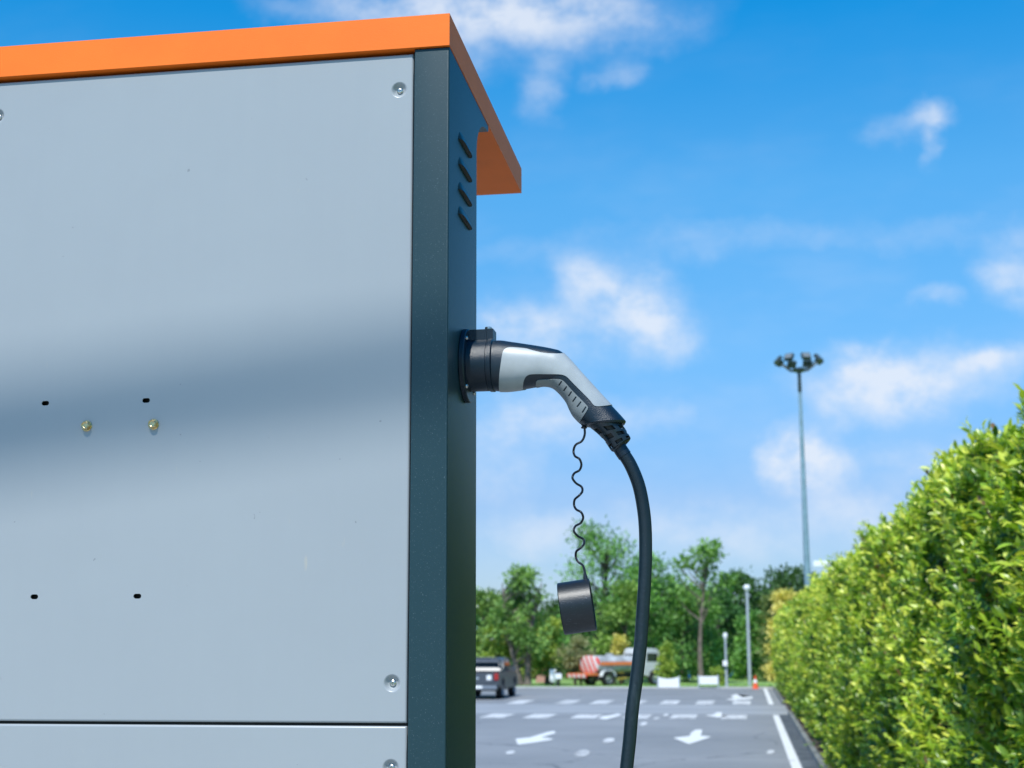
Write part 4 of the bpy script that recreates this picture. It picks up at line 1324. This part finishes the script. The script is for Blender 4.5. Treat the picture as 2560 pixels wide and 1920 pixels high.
cabp = [(3.2, .60), (3.2, 1.72), (3.3, 1.98), (3.5, 2.06), (4.15, 2.04), (4.35, 1.92), (4.68, 1.30), (4.75, .85), (4.72, .50), (4.45, .50), (4.40, .72), (4.25, .84), (3.88, .84), (3.70, .72), (3.62, .50)]
side_prism(tk, 'cab', cabp, -.86, .86, M_CAB, .06)
for s in (-1, 1):
    side_prism(tk, 'side_window', [(3.5, 1.32), (3.5, 1.78), (4.2, 1.78), (4.42, 1.32)], s * .862 - .012, s * .862 + .012, M_GLASSK, 0)
    bm = bmesh.new(); box(bm, s * 1.03 - .09, s * 1.03 + .09, 4.3, 4.36, 1.30, 1.66)
    from_bm('mirror', bm, M_DARK, tk, bevel=.02)
bm = bmesh.new(); v = [bm.verts.new(p) for p in ((-.76, 3.185, 1.30), (.76, 3.185, 1.30), (.76, 3.185, 1.72), (-.76, 3.185, 1.72))]; bm.faces.new(v)
bmesh.ops.solidify(bm, geom=bm.faces[:], thickness=.02)
from_bm('rear_window', bm, M_GLASSK, tk)
bm = bmesh.new(); v = [bm.verts.new(p) for p in ((-.76, 4.69, 1.34), (.76, 4.69, 1.34), (.72, 4.40, 1.88), (-.72, 4.40, 1.88))]; bm.faces.new(v)
bmesh.ops.solidify(bm, geom=bm.faces[:], thickness=.02)
from_bm('windscreen', bm, M_GLASSK, tk)

# white boards on feet
def board(u0, u1, v0, v1, Y, sag, label):
    a, b = P(u0, v0, Y=Y), P(u1, v1, Y=Y)
    root = empty('barrier_board', ((a.x + b.x) / 2, Y, 0), label, 'barrier', 'white boards at the lot edge')
    pts = []
    for k in range(13):
        t = k / 12
        pts.append((a.x + (b.x - a.x) * t, a.z - sag * math.sin(math.pi * t)))
    poly = pts + [(b.x, max(.06, b.z)), (a.x, max(.06, b.z))]
    bm = bmesh.new(); prism(bm, poly, .03, Matrix(((1, 0, 0, 0), (0, 0, 1, Y), (0, 1, 0, 0), (0, 0, 0, 1))))
    from_bm('panel', bm, M_WHITE, root, world=True)
    for x in (a.x, b.x):
        bm = bmesh.new(); tube(bm, [(x, Y - .02, 0), (x, Y - .02, a.z + .06)], .035, 8)
        box(bm, x - .05, x + .05, Y - .25, Y + .25, 0, .04)
        from_bm('stand', bm, M_GALVW, root, world=True)
board(1644, 1699, 1692, 1721, 75.8, .10, 'larger of two white boards, sagging top edge, right of the tanker truck')
board(1746, 1796, 1690, 1711, 76.2, .02, 'smaller white board raised on feet beside the thin lamp post')

# traffic cone
c = P(1889, 1722, Z=0)
cn = empty('traffic_cone', (c.x, c.y, 0), 'orange traffic cone standing alone near the hedge end', 'traffic cone')
bm = bmesh.new(); box(bm, c.x - .18, c.x + .18, c.y - .18, c.y + .18, 0, .03)
from_bm('base', bm, M_CONE, cn, world=True, bevel=.01)
bm = bmesh.new(); lathe(bm, [(.14, .03), (.10, .28), (.055, .50), (.03, .66), (.01, .67)], Matrix.Translation((c.x, c.y, 0)), 20)
from_bm('body', bm, M_CONE, cn, world=True)
bm = bmesh.new(); lathe(bm, [(.105, .30), (.07, .47)], Matrix.Translation((c.x, c.y, 0)), 20)
from_bm('reflective_band', bm, M_WHITE, cn, world=True)

# small items under the trees
def sheet_tent(u, v, Y, wpx, m, label, cat, name):
    a = P(u, v, Y=Y)
    wd = wpx / 2 / 3600 * Y
    o_ = empty(name, (a.x, Y, 0), label, cat)
    bm = bmesh.new(); prism(bm, [(-wd, 0), (wd, 0), (wd * .9, a.z * .5), (wd * .55, a.z), (0, a.z * .72), (-wd * .8, a.z * .35)], 1.2, Matrix(((1, 0, 0, 0), (0, 0, 1, 0), (0, 1, 0, 0), (0, 0, 0, 1))))
    from_bm('canvas', bm, m, o_, bevel=.04)
    bm = bmesh.new(); tube(bm, [(wd * .5, .6, 0), (wd * .5, .6, a.z * 1.05)], .03, 8)
    from_bm('pole', bm, M_GALV, o_)
sheet_tent(1358, 1660, 88, 40, M_PINK, 'faded pink canvas shelter on the lawn right of the pickup', 'tent', 'canvas_shelter')
sheet_tent(1833, 1670, 98, 22, M_BLUE, 'blue tarpaulin shelter in tree shade between the two lamp posts', 'tent', 'canvas_shelter')
def bin_(u, v, Y, hw, m, label):
    a = P(u, v, Y=Y)
    o_ = empty('litter_bin', (a.x, Y, 0), label, 'bin')
    bm = bmesh.new(); lathe(bm, [(hw * .8, .05), (hw, a.z * .8), (hw * .98, a.z * .82)], None, 16, cap0=True)
    from_bm('drum', bm, m, o_)
    bm = bmesh.new(); lathe(bm, [(hw * 1.05, a.z * .82), (hw * 1.05, a.z * .86), (hw * .6, a.z), (.01, a.z * 1.02)], None, 16)
    from_bm('lid', bm, m, o_)
bin_(1718, 1672, 96, .28, M_BLUE, 'small blue bin in deep shade left of the smaller white board')
# white scooter near the pale shrub, white car bonnet behind the cone
c = P(1388, 1700, Y=79)
sc = empty('motor_scooter', (c.x, 79, 0), 'small white motor scooter parked on the lawn left of the tanker truck', 'scooter', rz=.4)
side = lambda name, prof, hw, m, b=.02: side_prism(sc, name, prof, -hw, hw, m, b)
side('body', [(-.75, .45), (-.7, .72), (-.2, .74), (0, .42), (.35, .36), (.45, .9), (.55, .92), (.62, .30), (-.1, .22), (-.5, .28)], .16, M_WHITE)
side('seat', [(-.72, .735), (-.66, .82), (-.1, .80), (-.05, .745)], .13, M_DARK)
wheel(sc, 0, -.55, .24, .11); wheel(sc, 0, .68, .24, .10)
bm = bmesh.new(); tube(bm, [(-.32, .42, 1.0), (-.1, .5, .98), (.1, .5, .98), (.32, .42, 1.0)], .025, 8)
from_bm('handlebar', bm, M_DARK, sc)

print('leaf/scene built')
